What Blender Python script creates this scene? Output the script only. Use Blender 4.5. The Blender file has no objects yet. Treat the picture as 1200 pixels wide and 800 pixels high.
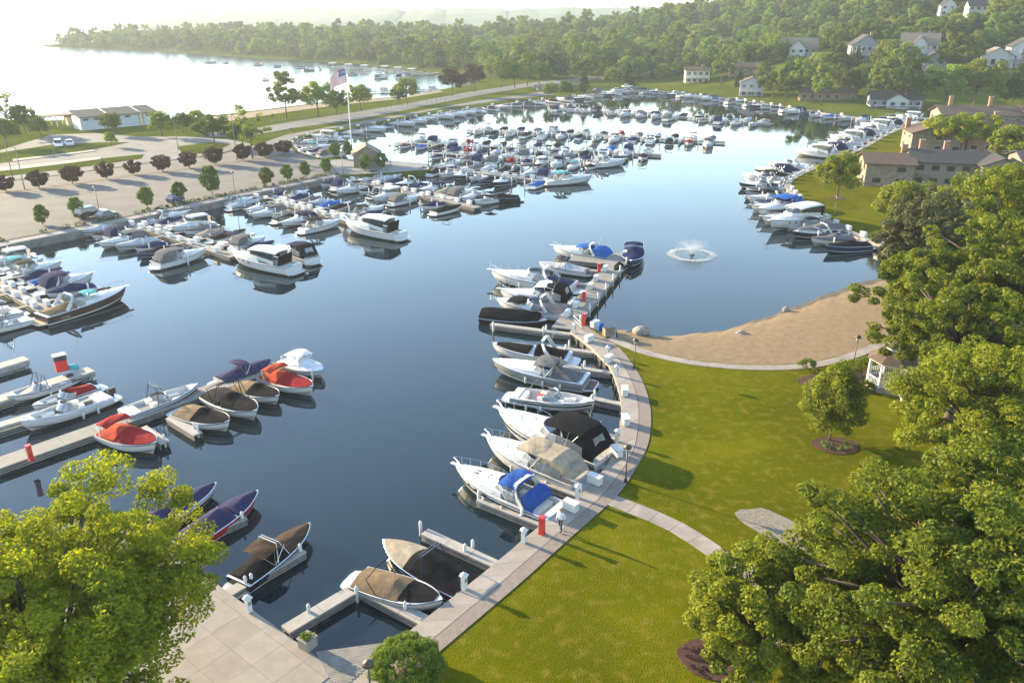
import bpy, bmesh, math, random
import numpy as np
from mathutils import Vector, Matrix
R = math.radians
random.seed(7)
rng = np.random.default_rng(11)
S = bpy.context.scene
C = S.collection

# ---------------------------------------------------------------- camera, sky, sun, exposure
FPX, CAMH, PITCH = 933.0, 32.0, math.atan(384 / 933.0)
cam_d = bpy.data.cameras.new('camera'); cam = bpy.data.objects.new('camera', cam_d); C.objects.link(cam)
cam_d.sensor_width = 36; cam_d.lens = FPX / 1200 * 36; cam_d.clip_start = 0.5; cam_d.clip_end = 60000
cam.location = (0, 0, CAMH); cam.rotation_euler = (R(90) - PITCH, 0, 0)
S.camera = cam
SUN_AZ, SUN_EL = R(147), R(14.5)
W = bpy.data.worlds.new('World'); S.world = W; W.use_nodes = True
wn = W.node_tree; wn.nodes.clear()
sky = wn.nodes.new('ShaderNodeTexSky'); sky.sky_type = 'NISHITA'; sky.sun_disc = False
sky.sun_elevation = SUN_EL; sky.sun_rotation = R(90) - SUN_AZ
sky.air_density = 1.0; sky.dust_density = 0.12; sky.ozone_density = 1.1
bg = wn.nodes.new('ShaderNodeBackground'); bg.inputs[1].default_value = 0.15
wo = wn.nodes.new('ShaderNodeOutputWorld')
wn.links.new(sky.outputs[0], bg.inputs[0]); wn.links.new(bg.outputs[0], wo.inputs[0])
sun_d = bpy.data.lights.new('sun', 'SUN'); sun_d.energy = 5.0; sun_d.angle = R(0.6); sun_d.color = (1, .80, .50)
sun = bpy.data.objects.new('sun', sun_d); C.objects.link(sun)
SV = Vector((math.cos(SUN_EL) * math.cos(SUN_AZ), math.cos(SUN_EL) * math.sin(SUN_AZ), math.sin(SUN_EL)))
sun.rotation_euler = SV.to_track_quat('Z', 'Y').to_euler()
S.view_settings.view_transform = 'Standard'; S.view_settings.look = 'None'
S.view_settings.exposure = 2.18; S.view_settings.gamma = 1; S.view_settings.use_curve_mapping = False
S.cycles.max_bounces = 6; S.cycles.volume_bounces = 0; S.cycles.transparent_max_bounces = 8
S.cycles.use_denoising = True
HAZE = 0.00016

# ---------------------------------------------------------------- helpers
CP, SP = math.cos(PITCH), math.sin(PITCH)
def ray(px, py):
    u = (px - 600) / FPX; v = (400 - py) / FPX
    return Vector((u, CP + v * SP, v * CP - SP))
def G(px, py, z=0.0):                       # the point at height z seen at a place of the survey picture
    d = ray(px, py); t = (z - CAMH) / d.z
    return Vector((d.x * t, d.y * t, z))
def GG(pts, z=0.0): return [G(a, b, z) for a, b in pts]

MATS = {}
def mat(name, col, rough=.6, amt=.15, scale=3.0, bump=0.0, metal=0.0, spec=.4, world=False, detail=4, col2=None, bscale=None):
    if name in MATS: return MATS[name]
    m = bpy.data.materials.new(name); m.use_nodes = True; nt = m.node_tree; n = nt.nodes
    p = n['Principled BSDF']; p.inputs['Roughness'].default_value = rough; p.inputs['Metallic'].default_value = metal
    p.inputs['Specular IOR Level'].default_value = spec
    if world: co = n.new('ShaderNodeNewGeometry').outputs['Position']
    else: co = n.new('ShaderNodeTexCoord').outputs['Object']
    tx = n.new('ShaderNodeTexNoise'); tx.inputs['Scale'].default_value = scale; tx.inputs['Detail'].default_value = detail
    nt.links.new(co, tx.inputs['Vector'])
    rp = n.new('ShaderNodeValToRGB')
    c2 = col2 or tuple(min(1, c * (1 + amt)) for c in col)
    c1 = tuple(c * (1 - amt) for c in col) if col2 is None else col
    rp.color_ramp.elements[0].color = (*c1, 1); rp.color_ramp.elements[1].color = (*c2, 1)
    rp.color_ramp.elements[0].position = .3; rp.color_ramp.elements[1].position = .7
    nt.links.new(tx.outputs['Fac'], rp.inputs[0]); nt.links.new(rp.outputs[0], p.inputs['Base Color'])
    if bump:
        b = n.new('ShaderNodeBump'); b.inputs['Strength'].default_value = bump; b.inputs['Distance'].default_value = .05
        t2 = n.new('ShaderNodeTexNoise'); t2.inputs['Scale'].default_value = bscale or scale * 4; t2.inputs['Detail'].default_value = 5
        nt.links.new(co, t2.inputs['Vector']); nt.links.new(t2.outputs['Fac'], b.inputs['Height'])
        nt.links.new(b.outputs[0], p.inputs['Normal'])
    MATS[name] = m; return m

def leafmat(name, dark, light, trans=.45, hue=.12):
    if name in MATS: return MATS[name]
    m = bpy.data.materials.new(name); m.use_nodes = True; nt = m.node_tree; n = nt.nodes; n.clear()
    at = n.new('ShaderNodeAttribute'); at.attribute_name = 'lv'
    oi = n.new('ShaderNodeObjectInfo')
    rp = n.new('ShaderNodeValToRGB'); rp.color_ramp.elements[0].color = (*dark, 1); rp.color_ramp.elements[1].color = (*light, 1)
    nt.links.new(at.outputs['Fac'], rp.inputs[0])
    hs = n.new('ShaderNodeHueSaturation')
    mr = n.new('ShaderNodeMapRange'); mr.inputs[3].default_value = .5 - hue * .07; mr.inputs[4].default_value = .5 + hue * .22
    nt.links.new(oi.outputs['Random'], mr.inputs[0]); nt.links.new(mr.outputs[0], hs.inputs['Hue'])
    mm = n.new('ShaderNodeMath'); mm.operation = 'MULTIPLY'; mm.inputs[1].default_value = 7.31
    fr = n.new('ShaderNodeMath'); fr.operation = 'FRACT'
    nt.links.new(oi.outputs['Random'], mm.inputs[0]); nt.links.new(mm.outputs[0], fr.inputs[0])
    mv = n.new('ShaderNodeMapRange'); mv.inputs[3].default_value = 1 - hue * 2.4; mv.inputs[4].default_value = 1 + hue * 2.4
    nt.links.new(fr.outputs[0], mv.inputs[0]); nt.links.new(mv.outputs[0], hs.inputs['Value'])
    nt.links.new(rp.outputs[0], hs.inputs['Color'])
    df = n.new('ShaderNodeBsdfDiffuse'); tr = n.new('ShaderNodeBsdfTranslucent'); gl = n.new('ShaderNodeBsdfGlossy')
    gl.inputs['Roughness'].default_value = .6; gl.inputs['Color'].default_value = (.5, .5, .5, 1)
    mx = n.new('ShaderNodeMixShader'); mx.inputs[0].default_value = trans
    m2 = n.new('ShaderNodeMixShader'); m2.inputs[0].default_value = .02
    o = n.new('ShaderNodeOutputMaterial')
    nt.links.new(hs.outputs[0], df.inputs[0]); nt.links.new(hs.outputs[0], tr.inputs[0])
    nt.links.new(df.outputs[0], mx.inputs[1]); nt.links.new(tr.outputs[0], mx.inputs[2])
    nt.links.new(mx.outputs[0], m2.inputs[1]); nt.links.new(gl.outputs[0], m2.inputs[2])
    nt.links.new(m2.outputs[0], o.inputs[0])
    MATS[name] = m; return m

def tag(o, label=None, cat=None, group=None, kind=None):
    if label: o['label'] = label
    if cat: o['category'] = cat
    if group: o['group'] = group
    if kind: o['kind'] = kind
    return o
def empty(name, loc=(0, 0, 0), rz=0.0, label=None, cat=None, group=None):
    o = bpy.data.objects.new(name, None); C.objects.link(o); o.location = loc; o.rotation_euler = (0, 0, rz)
    o.empty_display_size = .3
    return tag(o, label, cat, group)
def link(name, me, m=None, parent=None, loc=None):
    o = bpy.data.objects.new(name, me); C.objects.link(o)
    if m is not None and len(me.materials) == 0: me.materials.append(m)
    if parent is not None: o.parent = parent
    if loc is not None: o.location = loc
    return o
def copy_tree(o, parent=None):
    c = o.copy(); C.objects.link(c)
    if parent is not None: c.parent = parent
    for ch in o.children: copy_tree(ch, c)
    return c

class MB:
    def __init__(s): s.v = []; s.f = []
    def add(s, vs, fs):
        k = len(s.v); s.v += [tuple(v) for v in vs]; s.f += [tuple(i + k for i in f) for f in fs]; return s
    def box(s, c, d, rz=0.0, ry=0.0):
        M = Matrix.Rotation(rz, 3, 'Z') @ Matrix.Rotation(ry, 3, 'Y')
        vs = [Vector(c) + M @ Vector((x * d[0] / 2, y * d[1] / 2, z * d[2] / 2)) for x in (-1, 1) for y in (-1, 1) for z in (-1, 1)]
        return s.add(vs, [(0, 1, 3, 2), (4, 6, 7, 5), (0, 4, 5, 1), (2, 3, 7, 6), (0, 2, 6, 4), (1, 5, 7, 3)])
    def bar(s, a, b, w, h):                     # box from a to b, w wide, h deep
        a = Vector(a); b = Vector(b); d = b - a; L = d.length; d.normalize()
        up = Vector((0, 0, 1)) if abs(d.z) < .95 else Vector((1, 0, 0))
        sd = d.cross(up).normalized() * (w / 2); u = sd.cross(d).normalized() * (h / 2)
        vs = [p + i * sd + j * u for p in (a, b) for i, j in ((-1, -1), (1, -1), (1, 1), (-1, 1))]
        return s.add(vs, [(3, 2, 1, 0), (4, 5, 6, 7), (0, 1, 5, 4), (1, 2, 6, 5), (2, 3, 7, 6), (3, 0, 4, 7)])
    def tube(s, pts, r, n=6, r2=None, cap=True):
        pts = [Vector(p) for p in pts]; k = len(s.v); m = len(pts)
        for i, p in enumerate(pts):
            d = (pts[min(i + 1, m - 1)] - pts[max(i - 1, 0)]).normalized()
            up = Vector((0, 0, 1)) if abs(d.z) < .9 else Vector((1, 0, 0))
            a = d.cross(up).normalized(); b = d.cross(a)
            rr = r if r2 is None else r + (r2 - r) * i / (m - 1)
            for j in range(n):
                t = 2 * math.pi * j / n
                s.v.append(tuple(p + (a * math.cos(t) + b * math.sin(t)) * rr))
        for i in range(m - 1):
            for j in range(n):
                q = (j + 1) % n
                s.f.append((k + i * n + j, k + i * n + q, k + (i + 1) * n + q, k + (i + 1) * n + j))
        if cap:
            s.f.append(tuple(k + j for j in range(n))[::-1]); s.f.append(tuple(k + (m - 1) * n + j for j in range(n)))
        return s
    def lathe(s, prof, c=(0, 0, 0), n=10, sx=1, sy=1):
        k = len(s.v); m = len(prof)
        for r, z in prof:
            for j in range(n):
                t = 2 * math.pi * j / n; s.v.append((c[0] + r * sx * math.cos(t), c[1] + r * sy * math.sin(t), c[2] + z))
        for i in range(m - 1):
            for j in range(n):
                q = (j + 1) % n; s.f.append((k + i * n + j, k + i * n + q, k + (i + 1) * n + q, k + (i + 1) * n + j))
        s.f.append(tuple(k + j for j in range(n))[::-1]); s.f.append(tuple(k + (m - 1) * n + j for j in range(n)))
        return s
    def grid(s, rows, closed=False):
        k = len(s.v); m = len(rows); n = len(rows[0])
        for r in rows: s.v += [tuple(p) for p in r]
        for i in range(m - 1):
            for j in range(n - 1 + (1 if closed else 0)):
                q = (j + 1) % n; s.f.append((k + i * n + j, k + (i + 1) * n + j, k + (i + 1) * n + q, k + i * n + q))
        return s
    def prism(s, poly, z0, z1, bottom=True):
        n = len(poly); k = len(s.v)
        A = sum(poly[i][0] * poly[(i + 1) % n][1] - poly[(i + 1) % n][0] * poly[i][1] for i in range(n))
        if A < 0: poly = poly[::-1]
        s.v += [(p[0], p[1], z0) for p in poly] + [(p[0], p[1], z1) for p in poly]
        s.f.append(tuple(k + n + i for i in range(n)))
        if bottom: s.f.append(tuple(k + i for i in range(n))[::-1])
        for i in range(n):
            q = (i + 1) % n; s.f.append((k + i, k + q, k + n + q, k + n + i))
        return s
    def mesh(s, name, m=None, smooth=False):
        me = bpy.data.meshes.new(name); me.from_pydata(s.v, [], s.f); me.update()
        if m is not None: me.materials.append(m)
        if smooth: me.polygons.foreach_set('use_smooth', [True] * len(me.polygons))
        return me
    def build(s, name, m=None, parent=None, smooth=False, loc=None):
        return link(name, s.mesh(name, m, smooth), None, parent, loc)

def tri_prism(name, poly, z0, z1, m, parent=None):       # concave outline: top filled by triangulation, with skirts
    bm = bmesh.new(); vs = [bm.verts.new((p[0], p[1], z1)) for p in poly]
    f = bm.faces.new(vs)
    if f.normal.z < 0 or sum(poly[i][0] * poly[(i + 1) % len(poly)][1] - poly[(i + 1) % len(poly)][0] * poly[i][1] for i in range(len(poly))) < 0:
        f.normal_flip()
    r = bmesh.ops.extrude_face_region(bm, geom=[f])
    for e in r['geom']:
        if isinstance(e, bmesh.types.BMVert): e.co.z = z0
    bmesh.ops.recalc_face_normals(bm, faces=bm.faces)
    bmesh.ops.triangulate(bm, faces=[q for q in bm.faces if len(q.verts) > 4])
    me = bpy.data.meshes.new(name); bm.to_mesh(me); bm.free()
    return link(name, me, m, parent)
def struct(o): o['kind'] = 'structure'; return o
def resample(pts, step):
    pts = [Vector(p) for p in pts]; d = [0]
    for a, b in zip(pts, pts[1:]): d.append(d[-1] + (b - a).length)
    n = max(1, round(d[-1] / step)); out = []
    for i in range(n + 1):
        t = d[-1] * i / n; k = 0
        while k < len(d) - 2 and d[k + 1] < t: k += 1
        out.append(pts[k].lerp(pts[k + 1], (t - d[k]) / max(1e-6, d[k + 1] - d[k])))
    return out
def smooth_line(pts, it=2):                              # Chaikin
    pts = [Vector(p) for p in pts]
    for _ in range(it):
        o = [pts[0]]
        for a, b in zip(pts, pts[1:]): o += [a.lerp(b, .25), a.lerp(b, .75)]
        pts = o + [pts[-1]]
    return pts
ORD = 'first second third fourth fifth sixth seventh eighth ninth tenth eleventh twelfth thirteenth fourteenth fifteenth sixteenth seventeenth eighteenth nineteenth twentieth'.split() + ['21st', '22nd', '23rd'] + ['%dth' % i for i in range(24, 60)]

# ---------------------------------------------------------------- common materials
M_white = mat('gelcoat_white', (.46, .46, .455), .22, .05, 1.2)
M_whitepaint = mat('white_paint', (.50, .50, .49), .5, .05, 6)
M_conc = mat('pale_concrete', (.24, .205, .175), .9, .22, .9, bump=.15, world=True)
M_conc2 = mat('grey_concrete', (.17, .165, .155), .9, .2, 1.0, bump=.2, world=True)
M_wood = mat('weathered_wood', (.19, .17, .15), .85, .25, 2.0, bump=.2, world=True)
M_darkwood = mat('wet_timber', (.045, .038, .03), .8, .4, 2.0, world=True)
M_steel = mat('polished_steel', (.62, .63, .65), .25, .05, 3, metal=.9)
M_black = mat('black_trim', (.02, .02, .022), .45, .2, 4)
M_bark = mat('bark', (.075, .055, .04), .95, .35, 6, bump=.4)
M_glass = mat('dark_glass', (.02, .028, .035), .06, .2, 1, spec=.8)
M_red = mat('red_paint', (.45, .025, .02), .4, .1, 3)
M_rubber = mat('rubber', (.02, .02, .02), .8, .2, 3)
def canvas(n, c): return mat('canvas_' + n, c, .95, .18, 2.2, bump=.35, bscale=5, spec=.06)
CV = {n: canvas(n, c) for n, c in dict(navy=(.010, .016, .055), black=(.007, .007, .009), grey=(.10, .098, .10), tan=(.14, .10, .062), beige=(.26, .215, .16),
      brown=(.05, .033, .023), red=(.21, .012, .014), orange=(.29, .04, .02), blue=(.02, .085, .28), royal=(.02, .06, .22), teal=(.06, .28, .30), white=(.52, .52, .53),
      light=(.30, .31, .33), green=(.03, .10, .07), purple=(.028, .026, .065)).items()}
def gel(n, c): return mat('gelcoat_' + n, c, .22, .04, 2)
GC = {'white': M_white, 'black': gel('black', (.015, .015, .018)), 'navy': gel('navy', (.015, .025, .075)), 'red': gel('red', (.33, .02, .02)),
      'grey': gel('grey', (.20, .195, .19)), 'brown': gel('brown', (.055, .028, .018)), 'blue': gel('blue', (.10, .22, .36)), 'cream': gel('cream', (.62, .58, .5)), 'silver': gel('silver', (.45, .46, .47))}
# ================================================================= SETTING
def water_material(rip=1.0, rough=.02):
    m = bpy.data.materials.new('lake_water'); m.use_nodes = True; nt = m.node_tree; n = nt.nodes; p = n['Principled BSDF']
    p.inputs['Roughness'].default_value = rough; p.inputs['IOR'].default_value = 1.33; p.inputs['Specular IOR Level'].default_value = .75
    geo = n.new('ShaderNodeNewGeometry')
    t0 = n.new('ShaderNodeTexNoise'); t0.inputs['Scale'].default_value = .05; t0.inputs['Detail'].default_value = 4
    nt.links.new(geo.outputs['Position'], t0.inputs['Vector'])
    rp = n.new('ShaderNodeValToRGB'); rp.color_ramp.elements[0].color = (.005, .013, .018, 1); rp.color_ramp.elements[1].color = (.005, .013, .018, 1)
    nt.links.new(t0.outputs['Fac'], rp.inputs[0]); nt.links.new(rp.outputs[0], p.inputs['Base Color'])
    h = None
    for sc, st, ds in ((.9, .012, .5), (5.0, .006, .3), (.12, .02, 1.0)):
        t = n.new('ShaderNodeTexNoise'); t.inputs['Scale'].default_value = sc; t.inputs['Detail'].default_value = 3
        nt.links.new(geo.outputs['Position'], t.inputs['Vector'])
        b = n.new('ShaderNodeBump'); b.inputs['Strength'].default_value = st * 10 * rip; b.inputs['Distance'].default_value = ds * .05
        nt.links.new(t.outputs['Fac'], b.inputs['Height'])
        if sc > .5:                                            # breeze patches: ripples come and go over tens of metres
            pn = n.new('ShaderNodeTexNoise'); pn.inputs['Scale'].default_value = .022; pn.inputs['Detail'].default_value = 4; nt.links.new(geo.outputs['Position'], pn.inputs['Vector'])
            pm = n.new('ShaderNodeMapRange'); pm.inputs[1].default_value = .42; pm.inputs[2].default_value = .66; pm.inputs[3].default_value = st * 5 * rip; pm.inputs[4].default_value = st * 34 * rip
            nt.links.new(pn.outputs['Fac'], pm.inputs[0]); nt.links.new(pm.outputs[0], b.inputs['Strength'])
        if h is not None: nt.links.new(h, b.inputs['Normal'])
        h = b.outputs[0]
    nt.links.new(h, p.inputs['Normal'])
    return m
wm = MB().add([(-9000, -400, 0), (9000, -400, 0), (9000, 20000, 0), (-9000, 20000, 0)], [(0, 1, 2, 3)])
struct(wm.build('lake_water', water_material()))

def grass_material(name, c1, c2, c3, fine=14.0):
    m = bpy.data.materials.new(name); m.use_nodes = True; nt = m.node_tree; n = nt.nodes; p = n['Principled BSDF']
    p.inputs['Roughness'].default_value = .9; p.inputs['Specular IOR Level'].default_value = 0.0
    geo = n.new('ShaderNodeNewGeometry')
    def nz(sc, det=5):
        t = n.new('ShaderNodeTexNoise'); t.inputs['Scale'].default_value = sc; t.inputs['Detail'].default_value = det
        nt.links.new(geo.outputs['Position'], t.inputs['Vector']); return t.outputs['Fac']
    def rampf(src, a, b):
        r = n.new('ShaderNodeMapRange'); r.inputs[1].default_value = a; r.inputs[2].default_value = b; nt.links.new(src, r.inputs[0]); return r.outputs[0]
    def mix(f, a, b):
        x = n.new('ShaderNodeMix'); x.data_type = 'RGBA'; nt.links.new(f, x.inputs[0])
        for i, v in ((6, a), (7, b)):
            if isinstance(v, tuple): x.inputs[i].default_value = (*v, 1)
            else: nt.links.new(v, x.inputs[i])
        return x.outputs[2]
    a = mix(rampf(nz(.35), .35, .68), c1, c2)
    b0 = mix(rampf(nz(.09, 3), .42, .62), a, tuple(v * .72 for v in c1)); b = mix(rampf(nz(1.3), .5, .76), b0, c3)
    c = mix(rampf(nz(fine, 3), .3, .75), b, tuple(v * .55 for v in c1))
    nt.links.new(c, p.inputs['Base Color'])
    bp = n.new('ShaderNodeBump'); bp.inputs['Strength'].default_value = .9; bp.inputs['Distance'].default_value = .12
    nt.links.new(nz(fine * .7, 5), bp.inputs['Height']); nt.links.new(bp.outputs[0], p.inputs['Normal'])
    MATS[name] = m; return m
M_lawn = grass_material('lawn_grass', (.105, .115, .004), (.160, .152, .005), (.22, .165, .03), 18)
M_grass = grass_material('far_grass', (.075, .10, .009), (.115, .13, .012), (.15, .13, .035), 4)
M_asph = mat('lot_asphalt', (.074, .069, .066), .95, .25, .25, bump=.1, world=True, col2=(.112, .102, .094))
M_road = mat('road_asphalt', (.085, .085, .085), .9, .2, .4, world=True)
M_sand = mat('beach_sand', (.145, .096, .05), .95, .15, 1.4, bump=.6, world=True, bscale=4, col2=(.20, .137, .075))
M_wetsand = mat('wet_sand', (.06, .045, .022), .7, .3, 1.5, world=True)
M_gravel = mat('pale_gravel', (.11, .095, .07), .95, .4, 6, bump=1.0, world=True, bscale=14, col2=(.25, .215, .17))
M_mulch = mat('bark_mulch', (.055, .022, .014), .95, .5, 7, bump=1.0, world=True, bscale=12)
M_soil = mat('bed_soil', (.09, .065, .045), .95, .4, 2, world=True)

# ---- near ground with lawn, right side
LZ = .9
inner_px = [(360, 835), (464, 751), (497, 725), (555, 680), (600, 643), (631, 616), (676, 584), (706, 552), (716, 538), (724, 512), (728, 490), (728, 467), (721, 443), (715, 429), (703, 417), (690, 404), (668, 388)]
outer_px = [(430, 835), (515, 763), (556, 728), (612, 681), (660, 637), (710, 593), (726, 579), (746, 548), (760, 522), (763, 499), (763, 479), (757, 454), (748, 436), (735, 417), (722, 403), (700, 391), (680, 376)]
inner = smooth_line(GG(inner_px, LZ)); outer = smooth_line(GG(outer_px, LZ))
shore_e_px = [(1062, 330), (1062, 300), (1040, 288), (1005, 275), (975, 262), (950, 245), (930, 228), (920, 214), (930, 206), (957, 195), (985, 184), (1012, 172), (1032, 160), (1052, 150), (1075, 142), (1100, 136), (1160, 133)]
path_up_px = [(722, 398), (752, 408), (800, 419), (850, 425), (900, 427), (950, 424), (1000, 412), (1040, 395)]
lawn_poly = [G(*p, LZ) for p in outer_px] + [G(*p, LZ) for p in path_up_px] + [G(*p, LZ) for p in shore_e_px] + [Vector((260, 275, 0)), Vector((260, -30, 0)), Vector((-30, -30, 0)), Vector((-12.5, 28, 0))]
struct(tri_prism('lawn', lawn_poly, -1.5, LZ - .05, M_lawn))

# ---- promenade: slabs, paver band, sea wall, edge
prom = empty('promenade'); tag(prom, kind='structure')
n = 400
inn = resample(inner, (sum((a - b).length for a, b in zip(inner, inner[1:]))) / n); out_ = resample(outer, (sum((a - b).length for a, b in zip(outer, outer[1:]))) / n)
n = min(len(inn), len(out_)) - 1
cum = [0]
for i in range(n): cum.append(cum[-1] + (((inn[i] + out_[i]) / 2) - ((inn[i + 1] + out_[i + 1]) / 2)).length)
def at_s(s):
    k = 0
    while k < n - 1 and cum[k + 1] < s: k += 1
    t = (s - cum[k]) / (cum[k + 1] - cum[k]); return inn[k].lerp(inn[k + 1], t), out_[k].lerp(out_[k + 1], t)
base_rows = [[(p.x, p.y, LZ - .03), (q.x, q.y, LZ - .03)] for p, q in zip(inn, out_)]
MB().grid(base_rows).build('joint_bed', M_darkwood, prom)
s = 0.0; L = cum[-1]; step = 1.62; k = 0
while s < L - .3:
    e = min(s + step - .02, L); a0, b0 = at_s(s); a1, b1 = at_s(e)
    m0 = a0.lerp(b0, .60); m1 = a1.lerp(b1, .60)
    dz = random.uniform(-.006, .006)
    MB().prism([a0, m0, m1, a1], LZ - .06, LZ + dz).build('slab', mat('slab_%d' % (k % 5), (.25 + .022 * ((k * 7 % 5) - 2) / 2, .215 + .02 * ((k * 7 % 5) - 2) / 2, .182 + .018 * ((k * 7 % 5) - 2) / 2), .85, .09, 1.8, bump=.1, world=True), prom)
    s += step; k += 1
def paver_material():
    m = bpy.data.materials.new('brick_pavers'); m.use_nodes = True; nt = m.node_tree; nn = nt.nodes; p = nn['Principled BSDF']; p.inputs['Roughness'].default_value = .9
    geo = nn.new('ShaderNodeNewGeometry'); mp = nn.new('ShaderNodeMapping'); mp.inputs['Rotation'].default_value[2] = R(-55)
    br = nn.new('ShaderNodeTexBrick'); br.inputs['Scale'].default_value = 2.2; br.inputs['Color1'].default_value = (.16, .125, .105, 1); br.inputs['Color2'].default_value = (.21, .165, .14, 1); br.inputs['Mortar'].default_value = (.16, .13, .11, 1); br.inputs['Mortar Size'].default_value = .015
    nt.links.new(geo.outputs['Position'], mp.inputs[0]); nt.links.new(mp.outputs[0], br.inputs[0]); nt.links.new(br.outputs[0], p.inputs['Base Color']); return m
MB().grid([[p.lerp(q, .615) + Vector((0, 0, -.008)), q + Vector((0, 0, -.008))] for p, q in zip(inn, out_)]).build('paver_band', paver_material(), prom)
# sea wall and timber piles under the edge
sw = MB()
rows = []
for i, (p, q) in enumerate(zip(inn, out_)):
    d = (q - p).normalized() * .12
    rows.append([(p.x + d.x, p.y + d.y, -1.2), (p.x + d.x, p.y + d.y, LZ - .05)])
sw.grid(rows).build('sea_wall', M_darkwood, prom)
rows = [[(p.x, p.y, LZ - .28), (p.x, p.y, LZ - .012), (p.lerp(q, .06).x, p.lerp(q, .06).y, LZ - .012)] for p, q in zip(inn, out_)]
MB().grid(rows).build('edge_beam', M_conc, prom)
s = 1.0
while s < L:
    a0, b0 = at_s(s); MB().tube([(a0.x, a0.y, -1), (a0.x, a0.y, LZ - .3)], .11, 7).build('pile', M_wood, prom); s += 1.45

# ---- path to the lawn, beach path, plaza, wooden deck
def ribbon(name, pts, w, z, m, parent=None, slab=None, thick=.06):
    pts = resample(smooth_line(pts), slab or 1.0)
    def off(i):
        d = (pts[min(i + 1, len(pts) - 1)] - pts[max(i - 1, 0)]); d.z = 0; d.normalize(); return Vector((-d.y, d.x, 0)) * w / 2
    root = parent or struct(empty(name))
    if slab:
        for i in range(len(pts) - 1):
            a, b = pts[i], pts[i + 1]; oa, ob = off(i), off(i + 1); g = (b - a).normalized() * .012
            MB().prism([a + g - oa, b - g - ob, b - g + ob, a + g + oa], z - thick, z + random.uniform(-.004, .004)).build('slab', m, root)
        return root
    o = MB().grid([[(pts[i] + off(i)).to_tuple()[:2] + (z,), (pts[i] - off(i)).to_tuple()[:2] + (z,)] for i in range(len(pts))][::-1]).build(name, m, parent)
    return struct(o) if parent is None else o
ribbon('lawn_path', GG([(716, 585), (745, 596), (790, 614), (830, 640), (862, 663), (900, 690), (950, 705), (1010, 690)], LZ), 1.35, LZ - .012, M_conc, slab=1.6)
ribbon('beach_path', GG([(716, 396), (752, 412), (800, 423), (850, 429), (905, 431), (955, 428), (1003, 416), (1042, 398)], LZ), 1.1, LZ - .014, M_conc, slab=1.8)
ribbon('garden_path', GG([(880, 760), (960, 730), (1040, 700), (1075, 690), (1180, 680)], LZ), 1.2, LZ - .014, M_conc, slab=1.8)

plaza_px = [(150, 600), (272, 697), (368, 768), (413, 800), (425, 830), (200, 850), (60, 700)]
plaza_poly = GG([(215, 655), (272, 697), (371, 769), (405, 795), (395, 840)], LZ) + [Vector((-9, 24, 0)), Vector((-34, 20, 0)), Vector((-36, 40, 0))]
pl = struct(tri_prism('plaza', plaza_poly, -1.3, LZ - .02, M_conc2))
# plaza slabs, laid along the water edge
e0, e1 = G(272, 697, LZ), G(371, 769, LZ); ed = (e1 - e0).normalized(); en = Vector((ed.y, -ed.x, 0))
if en.y > 0: en = -en
for i in range(-6, 8):
    for j in range(0, 6):
        if j == 0: d0, d1 = 0.0, .636
        else: d0, d1 = .65 + (j - 1) * 1.85, .65 + j * 1.85 - .014
        l0, l1 = i * 1.85, (i + 1) * 1.85 - .014
        if l0 > (e1 - e0).length + 1.5: continue
        q = [e0 + ed * a + en * b for a, b in ((l0, d0), (l1, d0), (l1, d1), (l0, d1))]
        tone = random.uniform(-.03, .03)
        MB().prism(q, LZ - .06, LZ + .006 + random.uniform(-.004, .004)).build('slab', mat('plaza_slab_%d' % ((i * 3 + j) % 4), (.225 + .008 * ((i * 3 + j) % 4), .19 + .008 * ((i * 3 + j) % 4), .160 + .007 * ((i * 3 + j) % 4)), .88, .1, 1.5, bump=.1, world=True), pl)
# corner deck of planks
dk = tag(empty('corner_deck', (0, 0, 0)), 'weathered grey plank deck in the corner beside the round bush', 'deck')
A = G(375, 764, LZ); Bq = G(464, 752, LZ); 
ux = (Bq - A).normalized(); un = Vector((ux.y, -ux.x, 0))
if un.y > 0: un = -un
for i in range(22):
    a = A + un * (i * .15) - ux * .2 + ux * (i * .06); b = Bq + un * (i * .15) + ux * (-i * .155)
    if (b - a).dot(ux) < .2: break
    MB().bar(a + Vector((0, 0, -.005)), b + Vector((0, 0, -.005)), .135, .05).build('plank', M_wood, dk)
MB().prism([A, Bq, Bq - ux * 3 + un * 3.3, A + un * 3.3], -.6, LZ - .06).build('joist_frame', M_darkwood, dk)

# ---- beach
edge = smooth_line(GG([(722, 387), (742, 391), (770, 393), (800, 393), (835, 389), (862, 383), (890, 374), (925, 362), (958, 349), (985, 339), (1010, 330), (1060, 318)], 0))
top = smooth_line(GG([(724, 395), (752, 408), (800, 419), (850, 425), (900, 427), (950, 424), (1000, 412), (1042, 395)], LZ))
m_ = 60
ea = resample(edge, 1); ta = resample(top, 1)
def pick(l, t): f = t * (len(l) - 1); i = min(int(f), len(l) - 2); return l[i].lerp(l[i + 1], f - i)
rows = []
for i in range(m_ + 1):
    a, b = pick(ea, i / m_), pick(ta, i / m_); d = (a - b).normalized(); r = []
    wob = .35 * math.sin(i * .7) + .25 * math.sin(i * 1.9)
    for t, z in ((-.12, -.25), (0, 0.0), (.1, .22), (.22, .38), (.36, .50), (.5, .6), (.64, .68), (.78, .75), (.9, .8), (1.04, .84)):
        p = a.lerp(b, t) + d * wob * (1 - max(t, 0)); jit = random.uniform(-.012, .012) if .15 < t < .98 else 0
        r.append((p.x, p.y, z + jit))
    rows.append(r)
struct(MB().grid([[r[j] for r in rows] for j in range(10)]).build('beach', M_sand, smooth=True))
struct(MB().grid([[(r[j][0], r[j][1], r[j][2] + (.012 if j else -.02)) for r in rows] for j in range(0, 3)]).build('wet_sand', M_wetsand, smooth=True))
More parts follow.
